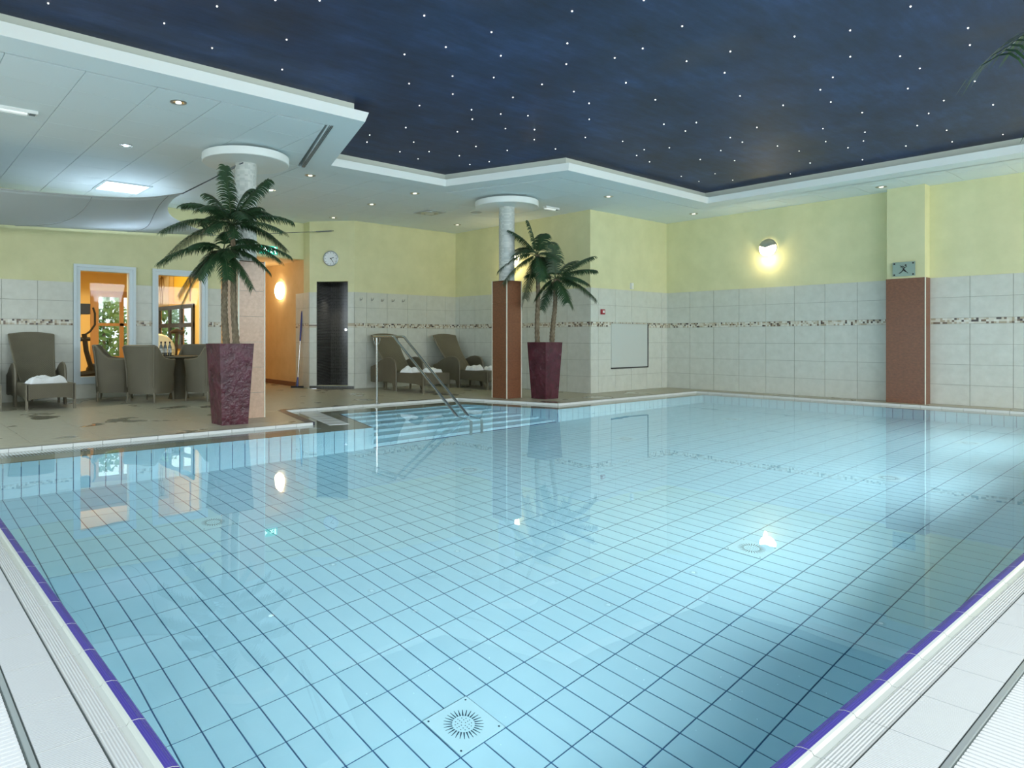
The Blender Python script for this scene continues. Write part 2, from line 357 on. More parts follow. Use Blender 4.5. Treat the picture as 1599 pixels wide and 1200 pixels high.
# glazed front behind the camera and glazed left side
front_holes = [(a, a + 2.4, .30, 2.90) for a in (1.15, 3.95, 6.75, 9.55)]
wall('wall_front', (SX, FY), (XR, FY), tiled=False, holes=front_holes)
side_holes = [(a, a + 2.6, .30, 2.90) for a in (0.8, 4.2, 7.8, 11.0)]
wall('wall_side', (SX, YW), (SX, FY), tiled=False, holes=side_holes)
def glazed(name, origin, rz, holes):
    for i, (a, b, c_, d_) in enumerate(holes):
        f = MB(); wd = .07
        f.box(a, -.11, c_, b, -.04, c_ + wd).box(a, -.11, d_ - wd, b, -.04, d_).box(a, -.11, c_, a + wd, -.04, d_).box(b - wd, -.11, c_, b, -.04, d_)
        f.box((a + b) / 2 - .04, -.11, c_, (a + b) / 2 + .04, -.04, d_).box(a, -.11, 1.50, b, -.04, 1.58)
        o = f.build(name % (i + 1), 'frame_dark', None, loc=(*origin, 0), rz=rz, kind='structure')
        MB().box(a + .02, -.080, c_ + .02, b - .02, -.076, d_ - .02).build('pane', 'window_glass', o)
glazed('window_%d', (SX, FY), 0, front_holes)
glazed('window_1%d', (SX, YW), -pi / 2, side_holes)
# tall pilaster on the right wall
pl = MB().box(11.81, 3.253, 0, 12.03, 3.738, 3.45).build('trim_pilaster', 'plaster', None, kind='structure')
MB().box(11.80, 3.243, 0.0, 12.02, 3.748, 1.85).build('cladding', 'terracotta', pl)
MB().box(11.794, 3.238, 0.0, 11.806, 3.250, 1.852).build('corner_strip', 'trim_cream', pl)

# ------------------------------------------------------------------ inner windows to the gym
def gym_window(name, Wr):
    x0, x1, z0, z1 = Wr; f = MB(); wd = .085
    f.box(x0, YW - .03, z0, x0 + wd, YW + .12, z1).box(x1 - wd, YW - .03, z0, x1, YW + .12, z1).box(x0 + wd, YW - .03, z0, x1 - wd, YW + .12, z0 + wd + .03).box(x0 + wd, YW - .03, z1 - wd, x1 - wd, YW + .12, z1)
    o = f.build(name, 'white_paint', None, kind='structure')
    c_ = MB().box(x0 - .015, YW - .045, z0, x0 + .03, YW - .03, z1 + .015).box(x1 - .03, YW - .045, z0, x1 + .015, YW - .03, z1 + .015).box(x0 + .03, YW - .045, z1 - .03, x1 - .03, YW - .03, z1 + .015)
    c_.build('casing', 'white_paint', o)
    MB().box(x0 + wd - .01, YW + .05, z0 + wd, x1 - wd + .01, YW + .056, z1 - wd + .01).build('pane', 'gym_glass', o)
gym_window('window_8', W1); gym_window('window_9', W2)
# gym room
g = MB()
GX0, GX1, GY = 1.6, 4.70, 15.4
BW = [(3.55, 4.55, .55, 1.86)]
rects = [(GX0, GX1, 0, 2.9)]
for h in BW: rects = rect_minus(rects, h)
for (a, b, c_, d_) in rects: g.box(a, GY, c_, b, GY + .12, d_)
g.box(GX0 - .12, YW + .15, 0, GX0, GY, 2.9)
g.box(GX1, YW + .15, 0, GX1 + .008, GY, 2.9)
g.build('wall_gym', 'gym_wall', None, kind='structure')
MB().box(GX0, YW + .15, 2.85, GX1, GY, 2.95).build('ceiling_gym', 'gym_wall', None, kind='structure')
MB().box(GX0, GY - 1.0, 2.25, GX1, GY - .7, 2.85).build('trim_gym_beam', 'gym_wall', None, kind='structure')
MB().box(GX0 - .1, YW, -.05, XE, GY + .1, 0).build('floor_gym', 'gym_floor', None, kind='structure')
x0, x1, z0, z1 = BW[0]; f = MB()
f.box(x0 - .1, GY - .03, z0 - .08, x0 + .05, GY + .08, z1 + .08).box(x1 - .05, GY - .03, z0 - .08, x1 + .1, GY + .08, z1 + .08).box(x0 + .05, GY - .03, z0 - .08, x1 - .05, GY + .08, z0 + .04).box(x0 + .05, GY - .03, z1 - .04, x1 - .05, GY + .08, z1 + .08)
f.box(x0 + .05, GY - .01, 1.22, x1 - .05, GY + .05, 1.28).box(x0 + .46, GY - .01, z0 + .04, x0 + .54, GY + .05, z1 - .04)
o = f.build('window_7', 'wood_frame', None, kind='structure'); MB().box(x0 + .04, GY + .02, z0, x1 - .04, GY + .024, z1).build('pane', 'window_glass', o)
# outside: ground and shrubs
MB().box(-14, 15.6, -.3, 22, 26, -.2).box(-14, -16, -.3, 24, -3.2, -.2).box(-14, -3.2, -.3, -2.2, 15.6, -.2).build('ground_outside', 'outdoor_ground', None, kind='structure')
def bush(loc, r, h, seed, label):
    rnd = random.Random(seed); mb = MB()
    for k in range(1000):
        th = rnd.uniform(0, 2 * pi); ph = math.acos(rnd.uniform(-.9, 1)); q = rnd.uniform(.6, 1.0)
        c = Vector((r * q * sin(ph) * cos(th), r * q * sin(ph) * sin(th), h * .5 + h * .5 * q * cos(ph)))
        a = Vector((rnd.uniform(-1, 1), rnd.uniform(-1, 1), rnd.uniform(-1, 1))).normalized(); b = a.orthogonal().normalized(); s_ = rnd.uniform(.08, .17) * (r / 0.9)
        mb.add([c - a * s_, c + b * s_ * .5, c + a * s_, c - b * s_ * .5], [(0, 1, 2, 3)])
    o = thing('garden_shrub', loc, 0, label, 'shrub'); mb.build('foliage', 'bush_leaf', o)
    MB().tube([(0, 0, 0), (.02, .01, h * .5), (0, 0, h * .8)], [.05, .04, .02], 6).build('stem', 'bark', o)
bush((4.05, 16.9, -.2), .62, 2.25, 1, 'leafy green shrub outside seen through the left gym window')
bush((5.45, 17.2, -.2), .62, 1.9, 2, 'lower green shrub outside seen at right of the gym window')
for i, x in enumerate((7.4, 9.4, 11.4)):
    bush((x, -5.8 - .3 * i, -.2), .85, 2.6, 5 + i, ('left', 'middle', 'right')[i] + ' one of three garden shrubs beyond the glazed front behind the camera')

# ------------------------------------------------------------------ ceiling
STAR = 3.41
REC = [(-1.95, 6.03), (3.96, 6.03), (4.61, 7.82), (6.55, 7.82), (7.19, 6.03), (10.74, 6.03), (10.74, -2.95)]   # recess edge at soffit level
def offset_line(pts, d):
    """offset an open polyline away from the recess (to its left when walked in +X first)"""
    ls = []
    for i in range(len(pts) - 1):
        a, b = pts[i], pts[i + 1]; L = hypot(b[0] - a[0], b[1] - a[1]); nx, ny = -(b[1] - a[1]) / L * d, (b[0] - a[0]) / L * d
        ls.append(((a[0] + nx, a[1] + ny), (b[0] + nx, b[1] + ny)))
    out = [ls[0][0]]
    for i in range(len(ls) - 1):
        (x1, y1), (x2, y2) = ls[i]; (x3, y3), (x4, y4) = ls[i + 1]
        den = (x1 - x2) * (y3 - y4) - (y1 - y2) * (x3 - x4)
        px = ((x1 * y2 - y1 * x2) * (x3 - x4) - (x1 - x2) * (x3 * y4 - y3 * x4)) / den; py = ((x1 * y2 - y1 * x2) * (y3 - y4) - (y1 - y2) * (x3 * y4 - y3 * x4)) / den
        out.append((px, py))
    out.append(ls[-1][1]); return out
def ribbon(mb, la, za, lb, zb, mi=0):
    n = len(la); vs = [(*p, za) for p in la] + [(*p, zb) for p in lb]
    mb.add(vs, [(i, i + 1, n + i + 1, n + i) for i in range(n - 1)], mi)
ceil = MB()
zones = [[(-1.99, 6.40), (3.70, 6.40), (4.30, 8.15), (-1.99, 8.15)], [(-1.99, 8.15), (12.03, 8.15), (12.03, 12.1), (-1.99, 12.1)],
         [(6.86, 8.15), (7.46, 6.40), (11.06, 6.40), (11.06, 8.15)], [(11.06, -2.99), (12.03, -2.99), (12.03, 8.15), (11.06, 8.15)]]
for z in zones: ceil.prism(z, 3.222, 3.30)
ceil_o = ceil.build('ceiling', 'ceiling_joint', None, kind='structure')
for zi, z in enumerate(zones):
    xs = [-3.31 + .5875 * i for i in range(28)]; ys = [-4.3 + .59 * i for i in range(30)]
    xs = [1.40 + .5855 * i for i in range(-9, 20)]; ys = [6.36 + .59 * i for i in range(-19, 11)]
    for i in range(len(xs) - 1):
        for j in range(len(ys) - 1):
            p = clip_convex([(xs[i], ys[j]), (xs[i + 1], ys[j]), (xs[i + 1], ys[j + 1]), (xs[i], ys[j + 1])], z)
            if len(p) < 3 or area(p) < .004: continue
            cx_, cy_ = sum(q[0] for q in p) / len(p), sum(q[1] for q in p) / len(p)
            if cx_ < -.4 or cy_ < .5 and cx_ > 11: 
                pass
            p = inset(p, .0035)
            if len(p) < 3: continue
            MB().prism([(q[0] - cx_, q[1] - cy_) for q in p], 0, .016).build('ceiling_panel', 'ceiling_white', ceil_o, loc=(cx_, cy_, ZC))
# border band, tray and upper lip around the star recess
bd = MB(); RB = offset_line(REC, .345); RB[0] = (-1.95, RB[0][1])
R0 = list(REC); ribbon(bd, R0, ZC, RB, ZC); ribbon(bd, RB, ZC, RB, 3.3)
bd.build('ceiling_border', 'ceiling_white', ceil_o)
# tray fascia leans a little outward over the recess
R1 = offset_line(REC, -.035); fa = MB(); ribbon(fa, R1, 3.300, R0, ZC); R2 = offset_line(REC, .02); ribbon(fa, R2, 3.300, R1, 3.300); R3 = offset_line(REC, .22); ribbon(fa, R3, 3.225, R2, 3.225); ribbon(fa, R2, 3.225, R2, 3.300)
fa.build('cove_tray', 'fascia_white', ceil_o)
lp = MB(); R4 = offset_line(REC, .10); ribbon(lp, R4, STAR + .01, R4, 3.225); lp.build('upper_lip', 'lip_white', ceil_o)
# linear grille beside the angled edge
gm = MB(); a, b = Vector((3.755, 6.36, 0)), Vector((4.375, 8.13, 0)); d = (b - a).normalized(); nrm = Vector((d.y, -d.x, 0))
for k in (-.016, .0, .016): p0 = a + nrm * (k - .006); gm.prism([tuple(p0)[:2], tuple(p0 + nrm * .009)[:2], tuple(p0 + nrm * .009 + (b - a))[:2], tuple(p0 + (b - a))[:2]], ZC - .006, ZC + .004)
gm.build('linear_grille', 'grille_grey', ceil_o)
sc_poly = offset_line(REC, .12)
sky = MB().add([(*p, STAR) for p in sc_poly] + [(-1.99, -2.99, STAR)], [tuple(range(len(sc_poly) + 1))])
sky.prism([(-2.1, -3.1), (12.2, -3.1), (12.2, 12.4), (-2.1, 12.4)], 3.50, 3.6)
sky_o = sky.build('ceiling_starry', 'star_ceiling', None, kind='structure')
STARS=[(1.0,5.72),(1.97,4.98),(1.76,5.51),(2.26,4.62),(2.51,4.42),(2.22,5.72),(2.63,5.17),(2.89,5.77),(4.63,6.95),(4.77,7.22),(3.24,4.12),(4.05,3.36),(4.32,2.92),(3.83,4.0),(4.91,2.97),(3.73,4.45),(4.46,3.75),(3.55,4.79),(4.21,4.28),(5.03,3.41),(5.01,3.68),(5.56,3.32),(4.79,4.04),(4.19,4.9),(4.51,4.68),(3.99,5.31),(4.99,4.51),(5.58,3.97),(5.38,4.44),(4.5,5.26),(5.03,4.94),(6.21,4.06),(4.45,5.74),(5.77,4.56),(4.96,5.49),(5.3,5.39),(5.57,5.24),(5.18,5.72),(6.19,4.89),(6.99,4.46),(7.22,4.19),(4.79,6.44),(5.71,5.73),(6.0,5.54),(5.36,6.18),(7.41,4.44),(6.71,5.36),(6.3,5.82),(7.2,5.17),(5.22,6.85),(5.95,6.5),(6.82,5.93),(7.73,5.22),(7.9,4.96),(6.39,6.38),(5.35,7.32),(5.64,7.07),(7.9,5.45),(6.08,6.97),(5.75,7.45),(6.6,6.94),(6.5,7.23),(8.32,5.53),(8.75,5.02),(9.43,5.72),(9.95,5.73),(5.92,1.72),(6.68,1.55),(6.01,2.16),(5.78,2.49),(7.08,1.63),(5.66,2.97),(6.57,2.36),(6.89,2.08),(7.34,2.06),(6.07,3.24),(6.96,2.65),(8.11,1.83),(7.21,2.86),(7.84,2.3),(6.77,3.45),(7.67,2.94),(8.52,2.18),(9.07,1.89),(7.39,3.3),(8.29,2.86),(8.88,2.41),(9.28,2.63),(7.93,3.84),(8.57,3.37),(9.76,2.47),(9.1,3.11),(10.48,2.09),(8.08,4.24),(9.49,3.26),(8.38,4.24),(9.16,3.57),(10.38,2.57),(8.89,4.04),(10.15,3.0),(9.67,3.5),(8.54,4.61),(9.35,3.97),(10.47,3.61),(9.17,4.75),(10.1,4.14),(9.67,5.31),(10.54,4.6),(10.27,5.35)]
sm = MB().lathe([(.002, -.008), (.0052, -.006), (.0062, 0), (.0062, .004)], 8).mesh('star_light', 'star_glow', True)
for i, (x, y) in enumerate(STARS): put('star_light', sm, sky_o, (x, y, STAR))

# ------------------------------------------------------------------ deck floor
CURB = [(-1.99, 7.0), (3.88, 7.0), (4.23, 8.42), (7.31, 8.42), (7.80, 6.74), (11.60, 6.74), (11.60, -2.99)]
dz = [[(-1.99, 7.0), (3.88, 7.0), (4.23, 8.42), (-1.99, 8.42)], [(-1.99, 8.42), (9.66, 8.42), (9.66, 11.2), (-1.99, 11.2)], [(-1.99, 11.2), (7.11, 11.2), (6.5, 11.83), (6.7, 14.9), (XE, 14.9), (XE, YW), (-1.99, YW)],
      [(7.31, 8.42), (7.80, 6.74), (12.03, 6.74), (12.03, 7.61), (9.66, 7.61), (9.66, 8.42)], [(11.60, -2.99), (12.03, -2.99), (12.03, 6.74), (11.60, 6.74)],
      [(-1.99, -2.99), (-.05, -2.99), (-.05, 7.0), (-1.99, 7.0)], [(-.05, -2.99), (11.6, -2.99), (11.6, .12), (-.05, .12)]]
fl = MB()
for z in dz: fl.prism(z, -.25, -.006)
floor = fl.build('floor', 'deck_grout', None, kind='structure')
conv = [dz[0], dz[1], [(-1.99, 11.2), (7.11, 11.2), (6.5, 11.83), (6.48, YW), (-1.99, YW)], [(XE, YW), (6.51, YW), (6.7, 14.9), (XE, 14.9)],
        [(7.31, 8.42), (7.80, 6.74), (9.66, 6.74), (9.66, 8.42)], [(9.66, 6.74), (12.03, 6.74), (12.03, 7.61), (9.66, 7.61)], dz[4], dz[5], dz[6]]
xs = [1.127 + .589 * i for i in range(-9, 20)]; ys = [8.42 + 1.178 * i for i in range(-12, 7)]
far_bits = MB()
for zi, z in enumerate(conv):
    for i in range(len(xs) - 1):
        for j in range(len(ys) - 1):
            off = 0.0
            p = clip_convex([(xs[i], ys[j] + off), (xs[i + 1], ys[j] + off), (xs[i + 1], ys[j + 1] + off), (xs[i], ys[j + 1] + off)], z)
            if len(p) < 3 or area(p) < .002: continue
            p = inset(p, .003)
            if len(p) < 3: continue
            c = (sum(q[0] for q in p) / len(p), sum(q[1] for q in p) / len(p))
            if zi >= 7: far_bits.prism(p, -.008, 0); continue
            MB().prism([(q[0] - c[0], q[1] - c[1]) for q in p], -.008, 0).build('floor_tile', 'deck_tile', floor, loc=(c[0], c[1], 0))
tag(far_bits.build('paving', 'deck_tile', floor), kind='stuff')
# curb between deck and overflow channel: dark joint, white tiles
cb = MB(); Lc = offset_line(CURB, .022)
ribbon(cb, CURB, .0015, Lc, .0015); cb.build('dark_edge', 'edge_dark', floor)
tiles_c = []
for i in range(len(CURB) - 1):
    a, b = Vector((*CURB[i], 0)), Vector((*CURB[i + 1], 0)); L = (b - a).length; d = (b - a).normalized(); n = int(L / .25)
    inn = Vector((d.y, -d.x, 0)); start = 0.16 if i == 0 else 0
    k = 0; s0 = 0.0
    edges = [0.0] + [start + .25 * q for q in range(0 if start else 1, n + 1) if start + .25 * q < L - .03] + [L]
    if i == 0: edges = [0.0] + [q for q in [(.9096 + 3.5) % .25 + .25 * r for r in range(0, 31)] if .03 < q < L - .03] + [L]
    for k in range(len(edges) - 1):
        w_ = edges[k + 1] - edges[k] - .004
        key = ('curb', round(w_, 3), i == 2)
        if key not in _cache: _cache[key] = MB().box(0, -.022, -.065, w_, 0, -.001).mesh('curb_tile', 'curb_white')
        if i == 1:   # the short left flank of the step bay is edged in dark tile
            kk = ('curbd', round(w_, 3))
            if kk not in _cache: _cache[kk] = MB().box(0, -.03, -.065, w_, .075, .002).mesh('curb_tile', 'edge_dark')
            me = _cache[kk]
        else: me = _cache[key]
        put('curb_tile', me, floor, tuple(a + d * (edges[k] + .002)), atan2(d.y, d.x))
# ------------------------------------------------------------------ pool basin
ZB = -1.36; WZ = -0.03
PX0, PX1, PY0, PY1 = 0.54, 11.20, 0.722, 6.38
AL = [(4.30, 6.38), (4.72, 7.78), (6.87, 7.78), (7.38, 6.38)]
INN = [(PX0, PY1), AL[0], AL[1], AL[2], AL[3], (PX1, PY1), (PX1, PY0)]
ba = MB(); ba.box(PX0 - .2, PY0 - .2, ZB - .2, PX1 + .2, 8.1, ZB)
# gutter slab between curb and pool edge
ga = [(-1.99, 7.0), *CURB[1:6], (11.60, .3)]; gi = [(PX0 - .6, PY1), *INN[1:6], (PX1, .3)]
gt = MB()
n = 7
vs = [(*p, -.058) for p in ga] + [(*p, -.044) for p in gi] + [(*p, -.25) for p in gi]
gt.add(vs, [(i, n + i, n + i + 1, i + 1) for i in range(n - 1)] + [(n + i, 2 * n + i, 2 * n + i + 1, n + i + 1) for i in range(n - 1)])
ba_o = ba.build('pool_basin', 'pool_grout', None, kind='structure')
gt.build('overflow_channel', 'gutter_beige', ba_o)
ed = MB(); ribbon(ed, INN[:-1] + [(PX1, PY0)], -.0432, offset_line(INN, .018), -.0432); ed.build('inner_edge_line', 'edge_dark', ba_o)
# beach-style grating bars in the far channel
gb = MB()
for k in range(200):
    x = -1.4 + .0262 * k
    if x > 3.8: break
    gb.box(x, 6.66, -.050, x + .0125, 6.94, -.036)
tag(gb.build('grating_bars', 'curb_white', ba_o), kind='stuff')
for k in range(6):   # white cover plates on the left flank of the step bay
    f0, f1 = k / 6, (k + 1) / 6 - .01
    A0, A1, B0, B1 = Vector((4.02, 6.86)), Vector((4.40, 8.36)), Vector((4.25, 6.80)), Vector((4.66, 8.30))
    p = [A0.lerp(A1, f0), B0.lerp(B1, f0), B0.lerp(B1, f1), A0.lerp(A1, f1)]
    MB().prism([tuple(q) for q in p], -.05, -.031 + .004).build('channel_cover', 'curb_white', ba_o)
# pool walls with upright tiles
walls_p = [((PX0, PY1), (PX0, PY0)), ((PX0, PY0), (PX1, PY0)), ((PX1, PY0), (PX1, PY1)), ((PX1, PY1), AL[3]), (AL[3], AL[2]), (AL[2], AL[1]), (AL[1], AL[0]), (AL[0], (PX0, PY1))]
wb = MB(); cand = []; wst = MB()
for P, Q in walls_p:
    L = hypot(Q[0] - P[0], Q[1] - P[1]); rz = atan2(Q[1] - P[1], Q[0] - P[0]); mt = Matrix.Translation((*P, 0)) @ Matrix.Rotation(rz, 4, 'Z')
    s_ = len(wb.v); wb.box(0, -.12, ZB, L, 0, -.05); wb.xf(mt, s_)
    k = 0; a = 0.0
    while a < L - .02:
        b = min(a + .125, L)
        for r in range(6):
            z1 = -.05 - r * .25; z0 = max(z1 - .25, ZB)
            if z1 - z0 < .03: continue
            s_ = len(wst.v); wst.box(a + .0035, 0, z0 + .002, b - .0035, .004, z1 - .002); wst.xf(mt, s_)
        a = b
wb.build('pool_wall', 'pool_grout', ba_o)
tag(wst.build('wall_tiling', 'pool_tile', ba_o), kind='stuff')
# floor tiles: the 300 that show largest are objects, the rest one part
DR = [(1.92 + 2.5 * i, 2.175 + 2.75 * j) for i in range(4) for j in range(2)]
def proj(x, y, z):
    a = radians(39.556); dx = x * cos(a) - y * sin(a); dd = x * sin(a) + y * cos(a); return 688.3 + 1077.5 * dx / dd, 529.7 + 1077.5 * (.9506 - z) / dd, dd
tl = []
for i in range(int((PX1 - .045) / .125) + 1):
    for j in range(int((PY1 - .05) / .25) + 1):
        x, y = .045 + .125 * i, .05 + .25 * j; x0_, x1_, y0_, y1_ = max(x, PX0), min(x + .125, PX1), max(y, PY0), min(y + .25, PY1)
        if x1_ - x0_ < .02 or y1_ - y0_ < .02: continue
        if any(abs((x + .0625) - d_[0]) < .14 and abs((y + .125) - d_[1]) < .14 for d_ in DR): continue
        px, py, dd = proj(x + .06, y + .12, -.95)
        vis = 0 < px < 1599 and py < 1215
        tl.append(((0 if vis else 50) + dd, x0_, y0_, x1_, y1_))
tl.sort(); fst = MB()
for k, (dd, x0_, y0_, x1_, y1_) in enumerate(tl):
    if k < 300: put('pool_tile', box_mesh('pool_tile', x1_ - x0_ - .007, y1_ - y0_ - .007, .004, 'pool_tile'), ba_o, (x0_ + .0035, y0_ + .0035, ZB))
    else: fst.box(x0_ + .0035, y0_ + .0035, ZB, x1_ - .0035, y1_ - .0035, ZB + .004)
tag(fst.build('floor_tiling', 'pool_tile', ba_o), kind='stuff')
# floor inlets: square plates with a slotted sunburst
dm = MB(); dm.box(-.122, -.122, 0, .122, .122, .009)
dk = MB(); dh = MB()
for k in range(28):
    a = 2 * pi * k / 28; mt = Matrix.Rotation(a, 4, 'Z'); s_ = len(dk.v)
    dk.add([(.048, -.0035, .0095), (.085, -.0012, .0095), (.085, .0012, .0095), (.048, .0035, .0095)], [(0, 1, 2, 3)]); dk.xf(mt, s_)
for rr, nn in ((.012, 4), (.024, 8), (.035, 12)):
    for k in range(nn):
        a = 2 * pi * k / nn; c = (rr * cos(a), rr * sin(a)); dh.add([(c[0] - .0022, c[1] - .0022, .0096), (c[0] + .0022, c[1] - .0022, .0096), (c[0] + .0022, c[1] + .0022, .0096), (c[0] - .0022, c[1] + .0022, .0096)], [(0, 1, 2, 3)])
dme = dm.mesh('plate', 'drain_white'); dke = dk.mesh('slots', 'drain_dark'); dhe = dh.mesh('holes', 'drain_dark'); scm = MB().lathe([(.005, .0095), (.005, .0105)], 6).mesh('screw', 'drain_dark')
DL = ['nearest square floor inlet plate with sunburst slots, in the foreground tiles', 'square floor inlet plate at left, in line with the left palm planter', 'near floor inlet plate in the middle of the pool, right of the foreground one', 'floor inlet plate just in front of the pool steps',
      'near floor inlet plate towards the right-hand wall', 'far floor inlet plate before the wall hatch reflection', 'near row floor inlet plate closest to the right wall', 'far row floor inlet plate closest to the right wall']
for k, (x, y) in enumerate(DR):
    o = thing('pool_inlet', (x, y, ZB + .001), 0, DL[k], 'pool inlet', 'floor inlet plates of the pool'); put('plate', dme, o); tag(put('slots', dke, o), kind='stuff'); tag(put('holes', dhe, o), kind='stuff')
    for sx in (-1, 1):
        for sy in (-1, 1): put('screw', scm, o, (sx * .105, sy * .105, 0))
# steps in the bay
stp = MB(); NS = 6
for k in range(NS):
    zt = WZ - .15 - (k) * (1.33 - .15) / NS; y1 = 7.78; y0 = 7.78 - (k + 1) * (1.36 / NS)
    def xl(y): return 4.30 + (y - 6.38) / 1.40 * .42
    def xr(y): return 7.38 - (y - 6.38) / 1.40 * .51
    ya = y0 + 1.36 / NS
    poly = [(xl(y0), y0), (xr(y0), y0), (xr(ya), ya), (xl(ya), ya)]
    MB().prism(poly, ZB, zt).build('pool_step', 'pool_grout', ba_o)
    tr_ = MB(); nx = int((xr(y0) - xl(y0)) / .25)
    for i in range(nx + 1):
        xa, xb = xl(y0) + .25 * i, min(xl(y0) + .25 * (i + 1), xr(y0))
        if xb - xa < .03: continue
        tr_.box(xa + .003, y0 + .012, zt, xb - .003, ya - .004, zt + .004).box(xa + .003, y0 - .004, zt - (1.18 / NS) + .006, xb - .003, y0, zt - .004)
    tag(tr_.build('step_tiling', 'pool_tile', ba_o), kind='stuff')
# water
wpoly = [(PX0 - .03, PY0 - .03), (11.59, PY0 - .03), (11.59, 6.73), (7.79, 6.73), (7.30, 8.41), (4.24, 8.41), (3.89, 6.99), (-1.5, 6.99), (-1.5, 6.40), (PX0 - .03, 6.40)]
wm = MB().add([(*p, WZ) for p in wpoly], [tuple(range(len(wpoly)))])
wm.build('pool_water', 'water', None, label='still clear blue water filling the pool up to its overflow edge', cat='water', kind='stuff')
# ------------------------------------------------------------------ near coping
prof = [(.002, 0), (.050, 0), (.056, -.004), (.070, -.004), (.075, .003), (.082, .004), (.098, .003), (.112, -.002), (.120, -.013), (.123, -.028), (.124, -.06), (.124, -.12), (.002, -.12)]
pm = [0, 2, 2, 2, 2, 1, 1, 1, 1, 1, 1, 0, 0]
cp = MB(); n = len(prof); vs = [(x, .0015, z) for x, z in prof] + [(x, .2485, z) for x, z in prof]
cp.add(vs, [tuple(range(n)), tuple(range(2 * n - 1, n - 1, -1))], 0)
for i in range(n): cp.add([vs[i], vs[(i + 1) % n], vs[n + (i + 1) % n], vs[n + i]], [(0, 3, 2, 1)], pm[i])
cpm = cp.mesh('coping_tile', ['coping_white', 'coping_violet', 'coping_smooth'], False)
et = MB().box(-.1255, .002, -.12, -.0045, .248, 0).mesh('edge_tile', 'deck_edge_white')
cbase = MB().box(.27, .2, -.3, .418, 6.36, -.004).box(.27, .45, -.3, 11.2, .605, -.004).box(.418, .605, -.3, .537, 6.36, -.122).box(.418, .6, -.3, 11.2, .718, -.122)
cop = cbase.build('pool_coping', 'groove_grey', None, kind='structure')
GXL, GYR = 0.417, 0.604
for k in range(26):
    y = .807 + .25 * (k - 0)
    if y + .25 > 6.37: break
    put('coping_tile', cpm, cop, (GXL, y, 0)); put('edge_tile', et, cop, (GXL, y, 0))
for k in range(45):
    x = .665 + .25 * k
    if x + .25 > 11.2: break
    put('coping_tile', cpm, cop, (x + .25, GYR, 0), pi / 2); put('edge_tile', et, cop, (x + .25, GYR, 0), pi / 2)
cc = MB().box(GXL - .125, GYR - .125, -.1, .665, .722, 0).build('coping_corner', 'deck_white', cop)
ms = MB().box(.274, .3, -.05, .286, 6.9, .002).box(.286, GYR - .143, -.05, 11.5, GYR - .131, .002).build('metal_strip', 'metal_strip', cop)
gr = MB()
k = 0
while True:
    y = .50 + .0192 * k; k += 1
    if y > 6.6: break
    gr.box(-.04, y, -.03, .268, y + .0125, -.001)
k = 0
while True:
    x = .30 + .0192 * k; k += 1
    if x > 11.0: break
    gr.box(x, .14, -.03, x + .0125, GYR - .148, -.001)
gr.box(-.06, .1, -.05, .272, 6.9, -.012).box(.272, .12, -.05, 11.5, GYR - .143, -.012)
tag(gr.build('overflow_grating', 'grate_white', cop), kind='stuff')
# ================================================================== pillars
def pillar(x0, y0, cladm, label, blocks):
    S = .33; o = thing('pillar', (x0 + S / 2, y0 + S / 2, 0), 0, label, 'pillar', None); h = S / 2
    zs = [0.0, .305, .61, .915, 1.22, 1.525, 1.885]
    MB().box(-h + .010, -h + .010, 0, h - .010, h - .010, 1.88).build('core', 'terracotta' if cladm == 'terracotta' else 'wall_grout', o)
    for i in range(6):
        for k in range(4):
            me = box_mesh('clad' + cladm, S - .012, .012, zs[i + 1] - zs[i] - .004, cladm)
            q = put('stone_panel', me, o, (0, 0, 0), k * pi / 2); c = Matrix.Rotation(k * pi / 2, 3, 'Z') @ Vector((-h + .006, -h, zs[i] + .002)); q.location = c
    for sx in (-1, 1):
        for sy in (-1, 1): MB().box(sx * h - .006, sy * h - .006, 0, sx * h + .006, sy * h + .006, 1.888).build('corner_strip', 'trim_cream', o)
    MB().box(-h, -h, 1.872, h, h, 1.884).build('top_slab', cladm, o)
    MB().lathe([(.128, 1.884), (.128, 3.10)], 40).build('column', 'column_mosaic', o, smooth=True)
    MB().lathe([(.13, 3.075), (.505, 3.075), (.512, 3.082), (.512, 3.163), (.505, 3.17), (.13, 3.17)], 64).build('ceiling_disc', 'fascia_white', o, smooth=True)
    MB().lathe([(.34, 3.168), (.34, ZC + .002)], 40).build('disc_spacer', 'grille_grey', o, smooth=True)
    return o
pillar(3.355, 7.82, 'pink_granite', 'square pink stone pillar with round mosaic column, behind the left palm planter', True)
pillar(7.775, 7.772, 'terracotta', 'square brown-red pillar with round mosaic column and white disc, by the pool steps', False)
